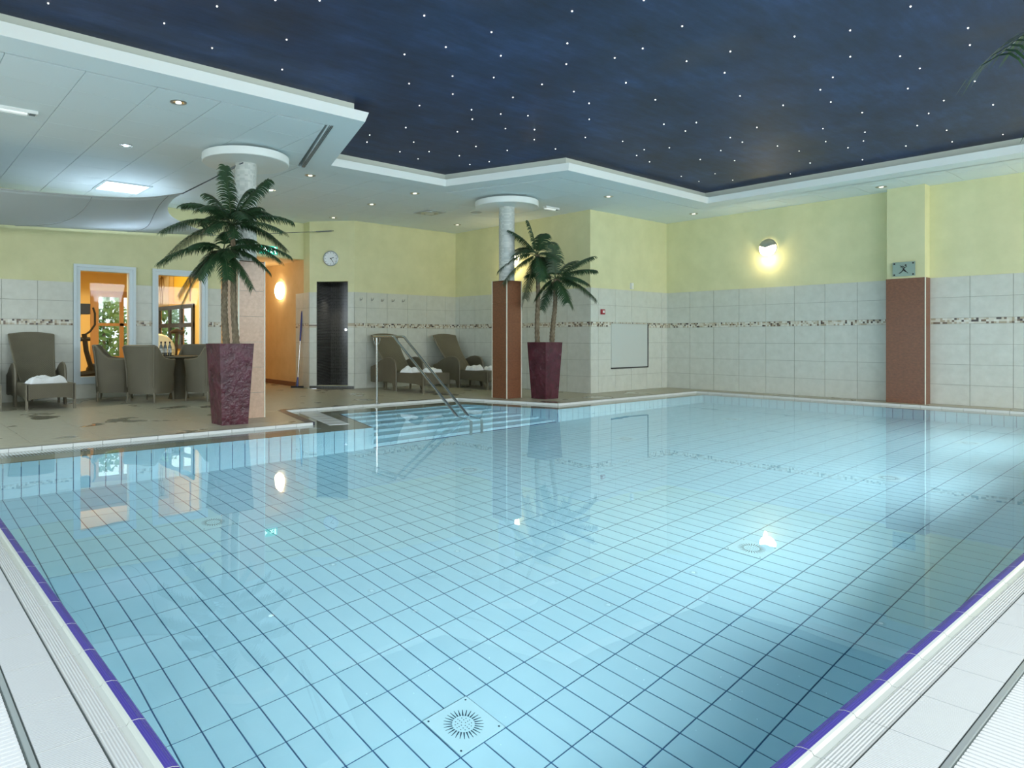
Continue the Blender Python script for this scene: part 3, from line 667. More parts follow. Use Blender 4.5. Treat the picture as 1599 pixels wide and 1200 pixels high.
# ================================================================== planters and palms
def planter(loc, label):
    o = thing('planter', loc, 0, label, 'planter'); b, t_ = .15, .198
    mb = MB(); n = 8
    for i in range(n + 1):
        f = i / n; r = b + (t_ - b) * f; z = .9 * f
        mb.v += [(-r, -r, z), (r, -r, z), (r, r, z), (-r, r, z)]
    for i in range(n):
        for k in range(4): j = (k + 1) % 4; mb.f.append((4 * i + k, 4 * i + j, 4 * i + 4 + j, 4 * i + 4 + k))
    m_ = 4 * n; mb.v += [(-t_ + .02, -t_ + .02, .9), (t_ - .02, -t_ + .02, .9), (t_ - .02, t_ - .02, .9), (-t_ + .02, t_ - .02, .9), (-t_ + .03, -t_ + .03, .84), (t_ - .03, -t_ + .03, .84), (t_ - .03, t_ - .03, .84), (-t_ + .03, t_ - .03, .84)]
    for k in range(4): j = (k + 1) % 4; mb.f += [(m_ + k, m_ + j, m_ + 4 + j, m_ + 4 + k), (m_ + 4 + k, m_ + 4 + j, m_ + 8 + j, m_ + 8 + k)]
    mb.f.append((3, 2, 1, 0)); mb.mi = [0] * len(mb.f); mb.build('pot', 'planter_glaze', o)
    MB().box(-t_ + .028, -t_ + .028, .80, t_ - .028, t_ - .028, .86).build('soil', 'soil', o)
    return o
RV = Vector((.771, -.637, 0)); FV = Vector((.637, .771, 0)); UV = Vector((0, 0, 1))
def frond(base, tip, arch, rnd, L0=.13, nl=50, wl=.0120):
    base = Vector(base); tip = Vector(tip); mid = (base + tip) / 2 + UV * arch; mb = MB(); pts = []
    for i in range(13):
        t_ = i / 12; pts.append(base * (1 - t_) ** 2 + mid * 2 * t_ * (1 - t_) + tip * t_ * t_)
    mb.tube(pts, [.007 * (1 - .8 * i / 12) for i in range(13)], 5, 1)
    for i in range(nl):
        t_ = .14 + .86 * i / (nl - 1); p = base * (1 - t_) ** 2 + mid * 2 * t_ * (1 - t_) + tip * t_ * t_
        tan = ((mid - base) * (1 - t_) + (tip - mid) * t_).normalized()
        side = (tip - base).cross(UV)
        if side.length < .05: side = RV.copy()
        side.normalize(); L = L0 * (.35 + .65 * sin(pi * min(1, .18 + .66 * t_))) * rnd.uniform(.85, 1.1)
        for sg in (-1, 1):
            d = (side * sg * .85 + tan * .40 - UV * rnd.uniform(.0, .2)).normalized(); prev = p; wd = tan * wl * .5; row = [(p - wd, p + wd)]
            for k in range(1, 4):
                prev = prev + d * L / 3; d = (d - UV * .46).normalized(); w_ = wd * (1.15, .9, .12)[k - 1]; row.append((prev - w_, prev + w_))
            vs = [q for r in row for q in r]; mb.add(vs, [(2 * k, 2 * k + 1, 2 * k + 3, 2 * k + 2) for k in range(3)])
    return mb
def palm(loc, trunks, label, seed, pxm, L0, group=None):
    """trunks: list of (base dx,dy, crown offset R,F,z, fronds[(R,U,F,arch)])"""
    rnd = random.Random(seed); o = thing('palm_tree', loc, 0, label, 'palm tree', group)
    for (bx, by, cR, cF, cz, r, fr) in trunks:
        c = RV * cR + FV * cF + UV * cz; b = Vector((bx, by, .862)); pts = []; rs = []
        for i in range(40):
            t_ = i / 39; p = b.lerp(c, t_) + Vector((sin(t_ * 5 + seed) * .012, cos(t_ * 4) * .012, 0)) * sin(pi * t_); pts.append(p); rs.append(r * (1.12 - .35 * t_) * (1.0 + (.16 if i % 2 else -.02)) * (1.25 if t_ > .93 else 1))
        MB().tube(pts, rs, 10).build('trunk', 'bark', o)
        for k in range(7):
            a = 2 * pi * k / 7; q = c + Vector((cos(a) * .02, sin(a) * .02, -.16)); MB().tube([q, q + Vector((cos(a) * .03, sin(a) * .03, .09)), q + Vector((cos(a) * .055, sin(a) * .055, .15))], [.010, .008, .003], 5).build('leaf_stub', 'bark', o)
        for (fR, fU, fF, ar) in fr:
            tip = c + RV * fR + UV * fU + FV * fF
            frond(c, tip, ar, rnd, L0).build('frond', ['leaf', 'leaf_stem'], o)
    return o
def fr_px(cx_, cy_, pxm, tips):
    """frond tips given relative to the crown, converted to metres"""
    return [((x - cx_) * pxm, -(y - cy_) * pxm, F, ar) for (x, y, F, ar) in tips]
k1 = .0072
c1 = fr_px(364, 352, k1, [(352, 258, .05, .08), (391, 292, .12, .22), (424, 283, -.08, .10), (416, 330, .30, .20), (456, 344, .05, .17), (451, 366, -.22, .14), (286, 320, .0, .20), (312, 318, .28, .20), (257, 362, -.05, .20), (253, 408, .06, .26),
                         (330, 335, -.35, .22), (400, 350, -.38, .22), (371, 330, .35, .25), (345, 372, -.42, .15), (385, 380, -.40, .12), (440, 384, .28, .20), (300, 345, .35, .22), (402, 320, .18, .14), (322, 300, .10, .12)])
c2 = fr_px(352, 392, k1, [(282, 462, .0, .22), (293, 476, -.12, .24), (258, 412, -.12, .20), (300, 430, .22, .2), (401, 452, -.1, .14), (420, 424, .12, .20), (442, 408, -.05, .22), (452, 398, .1, .2), (330, 440, -.28, .15), (372, 440, -.3, .12), (385, 408, -.36, .10), (312, 392, -.3, .14), (350, 360, .3, .2), (390, 372, .3, .15)])
palm((3.113, 7.494, 0.0), [(.055, -.045, .020, .0, .9506 + (529.7 - 352) * k1, .032, c1), (-.03, .025, -.065, -.02, .9506 + (529.7 - 392) * k1, .034, c2)], 'tall twin-trunk palm in the left planter beside the pink pillar', 3, k1, .170)
# trunks placed so that the taller one stands right
k2 = .01026
d1 = fr_px(838, 396, k2, [(825, 343, .05, .10), (794, 358, .0, .12), (778, 420, .05, .20), (783, 442, -.2, .16), (814, 476, .0, .16), (866, 372, .3, .14), (812, 384, .3, .14), (870, 408, -.3, .15), (840, 440, -.4, .12), (800, 400, -.3, .18), (850, 360, .2, .12), (822, 462, .25, .15), (858, 430, .3, .14)])
d2 = fr_px(868, 432, k2, [(866, 379, .05, .08), (927, 396, .05, .10), (928, 419, -.1, .12), (931, 464, .0, .20), (893, 476, -.1, .12), (905, 400, .3, .12), (826, 424, .2, .12), (836, 462, .0, .15), (880, 470, -.35, .10), (900, 438, .35, .14), (855, 395, .25, .1), (912, 440, -.25, .14), (850, 478, .28, .12)])
palm((8.327, 7.466, 0.0), [(-.09, .075, -.12, .02, .9506 + (529.7 - 398) * k2, .034, d1), (.09, -.075, .175, .0, .9506 + (529.7 - 436) * k2, .036, d2)], 'twin-trunk palm in the right planter, in front of the wall niche', 5, k2, .20)
planter((3.113, 7.494, 0.0), 'tall tapered burgundy glazed planter in front of the pink pillar')
planter((8.327, 7.466, 0.0), 'tall tapered burgundy planter right of the brown-red pillar')
d3 = [(-1.36, .10, -.20, .66), (-.40, .60, -.2, .25), (.4, .5, .2, .25), (.8, .1, 0, .3), (.3, .2, -.7, .3), (.2, .3, .7, .3), (-.5, .1, .6, .3), (.7, -.2, .4, .3)]
palm((4.45, -.05, 0.0), [(.0, .0, .0, .0, 1.92, .034, d3)], 'palm beside the camera, only its frond tip shows at the upper right', 9, .003, .30)
planter((4.45, -.05, 0.0), 'burgundy planter of the palm at the near pool edge, outside the frame')

# ================================================================== wicker loungers with towels
def towel_mesh(seed, wx=.30, wy=.22, h=.06):
    mb = MB(); nx, ny = 22, 16
    for top in (1, 0):
        for j in range(ny + 1):
            for i in range(nx + 1):
                u, v = i / nx * 2 - 1, j / ny * 2 - 1; e = max(0, 1 - abs(u) ** 5) ** .35 * max(0, 1 - abs(v) ** 5) ** .35
                z = (h * (.62 + .38 * noise.noise(Vector((u * 1.6 + seed, v * 1.9, seed))) + .16 * sin(u * 5 + v * 3 + seed)) * e + .012 * noise.noise(Vector((u * 6, v * 6, seed)))) if top else 0
                rx = 1 + .06 * noise.noise(Vector((u * 2, v * 2, seed + 5))); mb.v.append((u * wx / 2 * rx, v * wy / 2 * rx, max(z, 0.001) if top else 0.0))
    W_ = nx + 1; N = W_ * (ny + 1)
    for j in range(ny):
        for i in range(nx):
            a = j * W_ + i; mb.f.append((a, a + 1, a + W_ + 1, a + W_)); mb.f.append((N + a, N + a + W_, N + a + W_ + 1, N + a + 1))
    for i in range(nx): mb.f += [(i + 1, i, N + i, N + i + 1), (ny * W_ + i, ny * W_ + i + 1, N + ny * W_ + i + 1, N + ny * W_ + i)]
    for j in range(ny): mb.f += [(j * W_, (j + 1) * W_, N + (j + 1) * W_, N + j * W_), ((j + 1) * W_ + nx, j * W_ + nx, N + j * W_ + nx, N + (j + 1) * W_ + nx)]
    mb.mi = [0] * len(mb.f); return mb
def make_lounger(loc, label, L=1.62):
    """local: x across (width .60), y from foot (0) to head (L)"""
    o = thing('wicker_lounger', loc, 0, label, 'sun lounger', 'wicker loungers around the pool'); W_ = .60
    b = MB(); SH = .345
    b.box(-W_ / 2 + .01, .012, SH - .025, W_ / 2 - .01, L * .66, SH)
    def skirt(p0, p1):   # skirt board with an arched lower edge
        p0, p1 = Vector(p0), Vector(p1); n = 12; vs = []
        d = (p1 - p0).normalized(); nn = Vector((-d.y, d.x, 0)) * .02
        for side in (0, 1):
            for i in range(n + 1):
                t_ = i / n; q = p0.lerp(p1, t_) + nn * side; zb = .125 + .035 * (1 - (2 * t_ - 1) ** 4); vs += [(q.x, q.y, zb), (q.x, q.y, SH - .004)]
        m_ = 2 * (n + 1); fs = []
        for i in range(n): a = 2 * i; fs += [(a, a + 2, a + 3, a + 1), (m_ + a, m_ + a + 1, m_ + a + 3, m_ + a + 2), (a, m_ + a, m_ + a + 2, a + 2), (a + 1, a + 3, m_ + a + 3, m_ + a + 1)]
        b.add(vs, fs)
    h = W_ / 2; skirt((-h + .02, 0, 0), (h - .02, 0, 0)); skirt((-h + .02, .02, 0), (-h + .02, L * .7, 0)); skirt((h, .02, 0), (h, L * .7, 0)); skirt((-h + .02, L * .7, 0), (h - .02, L * .7, 0))
    b.build('seat', 'wicker', o)
    for x in (-h, h - .03):
        for y in (0, L * .66): MB().box(x, y, 0, x + .03, y + .03, SH - .002).build('leg', 'wicker_rim', o)
    # reclined backrest, wider and slightly curved at the top
    bk = MB(); n = 14; m_ = 8
    for sd in (0, 1):
        for i in range(n + 1):
            t_ = i / n; y = L * .58 + (L * .36) * t_ + .05 * sin(pi * t_); z = SH - .03 + .70 * t_ - .02 * sin(pi * t_); w_ = .44 + .15 * t_
            for k in range(m_ + 1):
                u = k / m_ * 2 - 1; bk.v.append((u * w_ / 2, y + sd * .035 + .035 * (1 - u * u) * 1.0, z + (.03 * (1 - u * u) if i == n else 0)))
    Wd = m_ + 1; N = Wd * (n + 1)
    for i in range(n):
        for k in range(m_): a = i * Wd + k; bk.f += [(a, a + Wd, a + Wd + 1, a + 1), (N + a, N + a + 1, N + a + Wd + 1, N + a + Wd)]
    for i in range(n): a = i * Wd; bk.f += [(a, N + a, N + a + Wd, a + Wd), (a + m_, a + Wd + m_, N + a + Wd + m_, N + a + m_)]
    for k in range(m_): a = n * Wd + k; bk.f += [(a, N + a, N + a + 1, a + 1), (k, k + 1, N + k + 1, N + k)]
    bk.mi = [0] * len(bk.f); bk.build('backrest', 'wicker', o)
    rim = [bk.v[i * Wd] for i in range(n + 1)] + [bk.v[n * Wd + k] for k in range(m_ + 1)] + [bk.v[i * Wd + m_] for i in range(n, -1, -1)]
    MB().tube([(q[0], q[1] + .017, q[2]) for q in rim], .016, 6).build('backrest_rim', 'wicker_rim', o, smooth=True)
    MB().box(-.018, L * .93, 0, .018, L * .93 + .03, .80).build('rear_strut', 'wicker_rim', o)
    # arched arm panels
    prof_ = [(.46, 0), (.46, .42), (.475, .52), (.50, .565), (.54, .592), (.60, .60), (.67, .585), (.76, .53), (.86, .45), (.93, .42), (.93, .14), (.88, .13), (.70, .16), (.52, .14), (.49, 0)]
    for sx in (-1, 1):
        ar = MB(); x0_ = sx * (h + .012); n = len(prof_); ar.add([(x0_ - .018, y * L, z) for y, z in prof_] + [(x0_ + .018, y * L, z) for y, z in prof_], [tuple(range(n)), tuple(range(2 * n - 1, n - 1, -1))] + [(i, n + i, n + (i + 1) % n, (i + 1) % n) for i in range(n)])
        ar.build('armrest', 'wicker', o)
        MB().tube([(x0_, y * L, z) for y, z in prof_[:11]], .017, 6).build('armrest_rim', 'wicker_rim', o, smooth=True)
    return o
def make_towel(loc, rz, seed, label, wx=.30, wy=.22, h=.065): return tag(towel_mesh(seed, wx, wy, h).build('folded_towel', 'towel', None, smooth=True, loc=loc, rz=rz), label, 'towel', 'white towels on the loungers')
make_lounger((1.872, 10.50, 0), 'wicker lounger with one white towel, at far left before the tiled wall', 1.56)
make_lounger((1.02, 10.62, 0), 'wicker lounger cut off by the left edge of the photo', 1.44)
make_lounger((7.69, 9.43, 0), 'wicker lounger behind the steel handrail, against the niche wall', 1.70)
make_lounger((9.17, 9.37, 0), 'wicker lounger in the corner of the niche, partly behind the brown-red pillar', 1.70)
make_towel((1.86, 10.78, .346), .1, 1.3, 'crumpled white towel on the far left lounger', .46, .30, .125)
make_towel((7.52, 9.97, .346), .3, 2.1, 'left of two white towels on the lounger behind the handrail', .28, .26, .12)
make_towel((7.87, 9.78, .346), -.2, 4.2, 'right one of two white towels on the lounger behind the handrail', .30, .24, .09)
make_towel((9.02, 9.90, .346), .2, 6.7, 'left of two white towels on the corner lounger in the niche', .28, .26, .12)
make_towel((9.36, 9.74, .346), -.1, 8.1, 'right one of two white towels on the corner lounger, beside the pillar', .30, .24, .09)
# ================================================================== tub chairs and table
def make_tub(loc, rz, label):
    """open side faces +y"""
    o = thing('wicker_armchair', loc, rz, label, 'armchair', 'wicker armchairs at the round table'); n = 36; m_ = 7; mb = MB(); A, B = .285, .27
    def top(t_): s_ = min(1, max(0, (abs(t_) - .28) / .36)); s_ = s_ * s_ * (3 - 2 * s_); return .845 - .215 * s_
    def plan(t_, k):
        g = t_ * radians(150); sx, sy = sin(g), -cos(g); e = .55
        return Vector((math.copysign(abs(sx) ** e, sx) * A * k, math.copysign(abs(sy) ** e, sy) * B * k))
    def ring(k0, inner):
        for i in range(n + 1):
            t_ = i / n * 2 - 1; zt = top(t_)
            for j in range(m_ + 1):
                f = j / m_; z = .13 + (zt - .13) * f; fl_ = 1 + .02 * f + .20 * max(0, f - .45) ** 1.6 * (1.5 if abs(t_) < .4 else .6)
                p = plan(t_, k0 * fl_ * (1.03 - .07 * (1 - f))); mb.v.append((p.x, p.y, z))
    ring(1.0, 0); ring(.89, 1); Wd = m_ + 1; N = Wd * (n + 1)
    for i in range(n):
        for j in range(m_): a = i * Wd + j; mb.f += [(a, a + Wd, a + Wd + 1, a + 1), (N + a, N + a + 1, N + a + Wd + 1, N + a + Wd)]
        a = i * Wd + m_; mb.f += [(a, a + Wd, N + a + Wd, N + a)]; a = i * Wd; mb.f += [(a, N + a, N + a + Wd, a + Wd)]
    for j in range(m_): mb.f += [(j, j + 1, N + j + 1, N + j), (n * Wd + j, N + n * Wd + j, N + n * Wd + j + 1, n * Wd + j + 1)]
    mb.mi = [0] * len(mb.f); mb.build('shell', 'wicker', o, smooth=True)
    rim = [(Vector(mb.v[i * Wd + m_]) + Vector(mb.v[N + i * Wd + m_])) / 2 for i in range(n + 1)]
    MB().tube(rim, .019, 7).build('rim', 'wicker_rim', o, smooth=True)
    MB().prism([(-.235, -.2), (.235, -.2), (.25, .2), (.2, .235), (-.2, .235), (-.25, .2)], .36, .42).build('seat', 'wicker', o)
    fr_ = MB().box(-.24, .215, .14, .24, .235, .37); fr_.build('front_apron', 'wicker', o)
    for t_ in (-.3, .3):
        i = int((t_ + 1) / 2 * n); pts = [Vector(mb.v[i * Wd + j]) * 1.0 for j in range(1, m_ + 1)]; pts = [Vector((q.x * 1.02, q.y * 1.02, q.z)) for q in pts]
        MB().tube(pts, .009, 6).build('back_seam', 'wicker_rim', o, smooth=True)
    for sx in (-1, 1):
        for sy in (-1, 1): MB().tube([(sx * .225, sy * .215, .15), (sx * .238, sy * .228, .0)], [.018, .013], 8).build('leg', 'wicker_rim', o)
    return o
TC = (3.80, 11.19)
def face(p, extra=0): return atan2(TC[1] - p[1], TC[0] - p[0]) - pi / 2 + extra
for p, ex, lb in (((3.28, 10.90), .12, 'wicker tub chair in front of the table with its back to the pool'), ((2.93, 11.50), 0, 'leftmost wicker tub chair at the table, in front of the left gym window'),
                  ((4.24, 11.72), 0, 'wicker tub chair behind the table, below the right gym window'), ((4.06, 10.62), 0, 'wicker tub chair right of the table, half hidden by the palm planter')):
    make_tub((p[0], p[1], 0), face(p, ex), lb)
t_ = thing('round_table', (TC[0], TC[1], 0), 0, 'round wicker-edged table with bottles on it, in front of the gym windows', 'table')
MB().lathe([(.06, .655), (.385, .655), (.40, .665), (.40, .675), (.385, .682), (.06, .682)], 40).build('table_top', 'wicker_rim', t_, smooth=True)
MB().lathe([(.16, 0), (.13, .10), (.11, .35), (.14, .60), (.17, .655)], 20).build('pedestal', 'wicker', t_, smooth=True)
bs_ = thing('bottle_basket', (3.60, 11.22, .683), .2, 'dark metal basket around three bottles on the table', 'basket')
MB().box(-.11, -.06, 0, .11, .06, .012).build('tray', 'black', bs_)
for z in (.05, .10):
    MB().tube([(-.11, -.06, z), (.11, -.06, z), (.11, .06, z), (-.11, .06, z), (-.11, -.06, z)], .004, 5).build('rail', 'brushed', bs_)
for x in (-.11, -.037, .037, .11):
    for y in (-.06, .06): MB().tube([(x, y, 0), (x, y, .10)], .004, 5).build('post', 'brushed', bs_)
for i, (dx, lb) in enumerate(((-.07, 'leftmost of three small bottles with black caps in the basket'), (.005, 'middle one of three small bottles with black caps in the basket'), (.07, 'rightmost of three small bottles with black caps in the basket'))):
    c = Matrix.Rotation(.2, 3, 'Z') @ Vector((dx, (.0, .012, -.01)[i], 0)); b_ = thing('bottle', (3.60 + c.x, 11.22 + c.y, .696), 0, lb, 'bottle', 'bottles in the basket')
    MB().lathe([(.026, 0), (.028, .01), (.028, .12), (.022, .145), (.011, .165), (.011, .19)], 16).build('glass', 'glass_bottle', b_, smooth=True)
    MB().lathe([(.0135, .185), (.0135, .215)], 12).build('cap', 'black', b_, smooth=True); MB().lathe([(.0287, .035), (.0287, .10)], 16, cap=False).build('paper_label', 'white_plastic', b_, smooth=True)
# ================================================================== handrail of the pool steps
hr = thing('pool_handrail', (5.80, 8.38, 0), 0, 'double stainless steel handrail sloping down into the pool steps', 'handrail')
zt = .985
for xo, nm in ((-.08, 0), (.10, 1)):
    pts = [(xo, .10, zt), (xo, -.36, zt)]
    pts += [(xo, -.40, zt - .004), (xo, -.43, zt - .02), (xo, -.46, zt - .045), (xo, -1.78, -.03), (xo, -1.98, -.185), (xo, -2.03, -.24), (xo, -2.04, -.32), (xo, -2.04, ZB)]
    MB().tube(pts, .0185, 12).build('rail', 'steel', hr, smooth=True)
MB().tube([(-.08, .10, zt), (-.06, .145, zt), (-.02, .16, zt), (.04, .16, zt), (.08, .145, zt), (.10, .10, zt)], .0185, 12).build('end_loop', 'steel', hr, smooth=True)
MB().tube([(-.08, .02, 0), (-.08, .02, .97)], .0165, 12).build('post', 'steel', hr, smooth=True)
MB().lathe([(.05, 0), (.05, .006), (.02, .012)], 20, (-.08, .02)).build('floor_flange', 'steel', hr)
for s_ in (-1, 1): MB().tube([(-.08, .02, .86), (-.08, .02 + s_ * .05, .88), (-.08, .02 + s_ * .08, .93), (-.08, .02 + s_ * .08, .98)], .006, 6).build('bracket', 'steel', hr)
# ================================================================== shower
ang = atan2(QS[1] - PS[1], QS[0] - PS[0])
sh = MB(); a0, a1, z0, z1 = OP
# alcove walls behind the opening (local: x along wall, y into room negative outward)
sh.box(a0 - .05, -1.0, 0, a0, -.15, 2.3).box(a1, -1.0, 0, a1 + .05, -.15, 2.3).box(a0 - .05, -1.05, 0, a1 + .05, -1.0, 2.3).box(a0 - .05, -1.0, z1, a1 + .05, -.15, z1 + .05).box(a0 - .05, -1.0, -.02, a1 + .05, -.15, .05)
sh.box(a0, -.15, 0.0, a0 + .003, 0, z1).box(a1 - .003, -.15, 0.0, a1, 0, z1)
so = sh.build('wall_shower_recess', 'shower_mosaic', None, loc=(*PS, 0), rz=ang, kind='structure')
MB().box(.005, .002, 0, LS - .005, .018, .05).build('trim_shower_step', 'shower_mosaic', None, loc=(*PS, 0), rz=ang, kind='structure')
mt = Matrix.Translation((*PS, 0)) @ Matrix.Rotation(ang, 4, 'Z')
q = mt @ Vector((.30, -.999, 1.95)); so2 = thing('overhead_shower', (0, 0, 0), 0, 'chrome shower head glinting at the top of the dark shower recess', 'shower head')
so2.location = q; so2.rotation_euler = (0, 0, ang)
MB().tube([(0, .0, .05), (0, .05, .06), (0, .10, .03), (0, .13, -.01)], .010, 8).build('arm', 'chrome', so2, smooth=True)
mb = MB().lathe([(.012, .04), (.045, .0), (.045, -.012)], 20); mb.xf(Matrix.Translation((0, .14, -.02)) @ Matrix.Rotation(.5, 4, 'X')); mb.build('rose', 'chrome', so2, smooth=True)
MB().lathe([(.03, -.001), (.03, .004)], 16).xf(Matrix.Translation((0, 0, .05)) @ Matrix.Rotation(-pi / 2, 4, 'X')).build('wall_plate', 'chrome', so2)
q = mt @ Vector((.30, -.998, 1.14)); v_ = thing('shower_mixer', q, ang, 'small chrome shower mixer valve low on the dark mosaic', 'tap')
MB().tube([(-.10, .045, 0), (.10, .045, 0)], .018, 10).build('body', 'chrome', v_, smooth=True)
for x in (-.10, .10): MB().tube([(x, .0, 0), (x, .075, 0)], .026, 12).build('knob', 'chrome', v_, smooth=True)
# ================================================================== clock above the shower
q = mt @ Vector((.455, 0.0, 2.491)); ck = thing('wall_clock', q, ang, 'round white wall clock above the shower, showing nearly half past two', 'clock'); R90 = Matrix.Rotation(-pi / 2, 4, 'X')
MB().lathe([(.145, 0), (.148, .03), (.135, .038), (.128, .03), (.128, .02)], 48, cap=False).xf(R90).build('rim', 'clock_rim', ck, smooth=True)
MB().lathe([(.132, .001), (.132, .02)], 48).xf(R90).build('dial', 'clock_face', ck)
for k in range(12):
    a = 2 * pi * k / 12; L_ = .022 if k % 3 == 0 else .014
    mb = MB().box(-.0035, .0205, .118 - L_, .0035, .022, .118); mb.xf(Matrix.Rotation(a, 4, 'Y')); mb.build('hour_mark', 'black', ck)
for nm, a, L_, wd in (('hour_hand', radians(73), .062, .006), ('minute_hand', radians(146), .095, .0045)):
    mb = MB().box(-wd, .023, -.015, wd, .025, L_); mb.xf(Matrix.Rotation(-a, 4, 'Y')); mb.build(nm, 'black', ck)
# ================================================================== wall hooks
HK = [(7.238, 1.709), (7.497, 1.716), (7.736, 1.707), (7.991, 1.708), (8.243, 1.715)]
for i, (x, z) in enumerate(HK):
    h_ = thing('coat_hook', (x, YN - .011, z), 0, ('leftmost chrome towel hook in the row on the niche wall, nearest the shower', 'second chrome towel hook from the left on the niche wall', 'middle chrome towel hook of the row on the niche wall', 'fourth chrome towel hook from the left on the niche wall', 'rightmost chrome towel hook in the row on the niche wall')[i], 'hook', 'towel hooks')
    MB().tube([(0, 0, 0), (0, -.03, -.015), (.01, -.05, 0), (.014, -.055, .03)], .007, 6).build('hook_arm', 'brushed', h_, smooth=True)
    MB().box(-.012, -.006, -.03, .012, 0, .03).build('back_plate', 'brushed', h_)
# ================================================================== squeegee mop
mp = thing('squeegee_mop', (6.40, 12.14, 0), 0, 'floor squeegee with blue grip leaning on the passage wall', 'squeegee')
A_, B_ = Vector((0, 0, .03)), Vector((.115, .02, 1.50)); dd_ = (B_ - A_)
MB().tube([A_ + dd_ * .08, A_ + dd_ * .62], .010, 8).build('pole', 'brushed', mp, smooth=True)
MB().tube([A_ + dd_ * .60, A_ + dd_ * .97, A_ + dd_], [.018, .018, .012], 10).build('grip', 'blue_grip', mp, smooth=True)
MB().tube([A_, A_ + dd_ * .12], [.028, .016], 8).build('socket', 'blue_grip', mp, smooth=True)
mb = MB().box(-.12, -.02, .0, .12, .02, .035); mb.xf(Matrix.Rotation(-.68, 4, 'Z')); mb.build('blade', 'black', mp)
# ================================================================== round wall lamps
la = thing('passage_wall_lamp', (6.583, 13.2, 1.954), 0, 'glowing round lamp on the orange passage wall', 'wall lamp')
RY = Matrix.Rotation(-pi / 2, 4, 'Y')
MB().lathe([(.17, 0), (.185, .02), (.165, .06), (.10, .085), (.0, .092)], 36).xf(RY).build('glass_shade', 'lamp_warm', la, smooth=True)
MB().lathe([(.18, -.004), (.18, .008)], 36).xf(RY).build('back_plate', 'white_plastic', la)
def sconce(loc, rz, label):
    o = thing('wall_sconce', loc, rz, label, 'wall lamp', 'half-dome wall lamps'); r = .150   # local +y points into the room
    MB().lathe([(.10, 0), (.10, .03)], 24).xf(R90).build('wall_plate', 'brushed', o, smooth=True)
    dome = MB(); n, m_ = 24, 10
    mb = MB(); gl_ = MB()
    def pt(th, ph, k=1): return (k * r * sin(th) * cos(ph), .03 + k * r * .62 * cos(th), k * r * sin(th) * sin(ph))
    for bld, lo, hi in ((mb, radians(18), radians(162)), (gl_, radians(162), radians(378))):
        for i in range(n + 1):
            ph = lo + (hi - lo) * i / n
            for j in range(m_ + 1): bld.v.append(pt(pi / 2 * j / m_, ph, 1.0 if bld is mb else .97))
        for i in range(n):
            for j in range(m_): a = i * (m_ + 1) + j; bld.f.append((a, a + m_ + 1, a + m_ + 2, a + 1))
        bld.mi = [0] * len(bld.f)
    mb.build('metal_hood', 'brushed', o, smooth=True); gl_.build('glass_lens', 'lamp_sconce', o, smooth=True)
    MB().tube([(r * 1.02 * cos(a), .03, r * 1.02 * sin(a)) for a in [2 * pi * k / 32 for k in range(33)]], .010, 6).build('rim', 'brushed', o, smooth=True)
    for a in (radians(210), radians(270), radians(330)): MB().tube([pt(pi / 2 * q, a, 1.01) for q in (.2, .4, .6, .8, 1)], .005, 5).build('cage_rib', 'brushed', o)
    return o
sconce((12.03, 5.618, 2.53), pi / 2, 'round caged wall lamp left of the pilaster on the right wall')
sconce((12.03, 1.424, 2.53), pi / 2, 'round caged wall lamp on the right wall just outside the frame')
sconce((9.66, 9.414, 2.53), pi / 2, 'round wall lamp in the niche, mostly hidden behind the palm and column')
# ================================================================== sign on the pilaster
sg = thing('no_running_sign', (11.795, 3.507, 1.985), -pi / 2, 'small glass plate with a crossed running figure on the pilaster', 'sign')
# local x runs along -Y ... plate faces the room (-X)
sg.rotation_euler = (0, 0, pi / 2)
MB().box(-.145, .018, -.105, .145, .024, .105).build('glass_plate', 'sign_glass', sg)
for sx in (-1, 1):
    for sz in (-1, 1): MB().lathe([(.012, 0), (.012, .030)], 12).xf(Matrix.Translation((sx * .12, 0, sz * .082)) @ R90).build('standoff', 'black', sg)
def stroke(pts, r): MB().tube([(-x, .027, z) for x, z in pts], r, 5).build('pictogram', 'black', sg)
stroke([(-.045, -.055), (-.025, -.040), (-.005, -.010), (.015, .025)], .006); stroke([(-.005, -.010), (.030, -.045)], .006); stroke([(-.04, .030), (-.015, .045), (.012, .020), (.04, .035)], .005)
stroke([(-.06, -.062), (-.045, -.055)], .006); stroke([(-.045, .055), (.055, -.065)], .004)
MB().lathe([(.012, 0), (.012, .004)], 12).xf(Matrix.Translation((-.026, .025, .055)) @ R90).build('pictogram_head', 'black', sg)
# ================================================================== access hatch, switch, fire call point
ht = thing('access_hatch', (10.79, YP - .011, .435), 0, 'large pale access hatch with dark edges in the tiled corner wall', 'hatch')
MB().box(-.555, -.014, 0, .555, -.001, .79).build('door_panel', 'hatch', ht)
MB().box(-.558, -.022, -.022, .575, -.001, 0).box(.555, -.022, 0, .575, -.001, .79).build('dark_frame', 'black', ht); MB().box(-.56, -.015, .79, .566, -.001, .797).build('top_strip', 'brushed', ht)
rb = thing('call_point', (9.975, YP - .011, 1.43), 0, 'small red square call point on the tiles beside the niche corner', 'alarm')
MB().box(-.045, -.035, -.045, .045, 0, .045).build('housing', 'red_box', rb); MB().box(-.02, -.040, -.02, .025, -.034, .025).build('button_window', 'white_plastic', rb)
sw = thing('wall_sensor', (10.85, YP, 1.93), 0, 'small white box on the plaster above the access hatch', 'sensor')
MB().box(-.03, -.04, -.055, .03, 0, .055).build('housing', 'white_plastic', sw); MB().box(-.02, -.043, -.04, .02, -.038, .0).build('cover', 'trim_cream', sw)
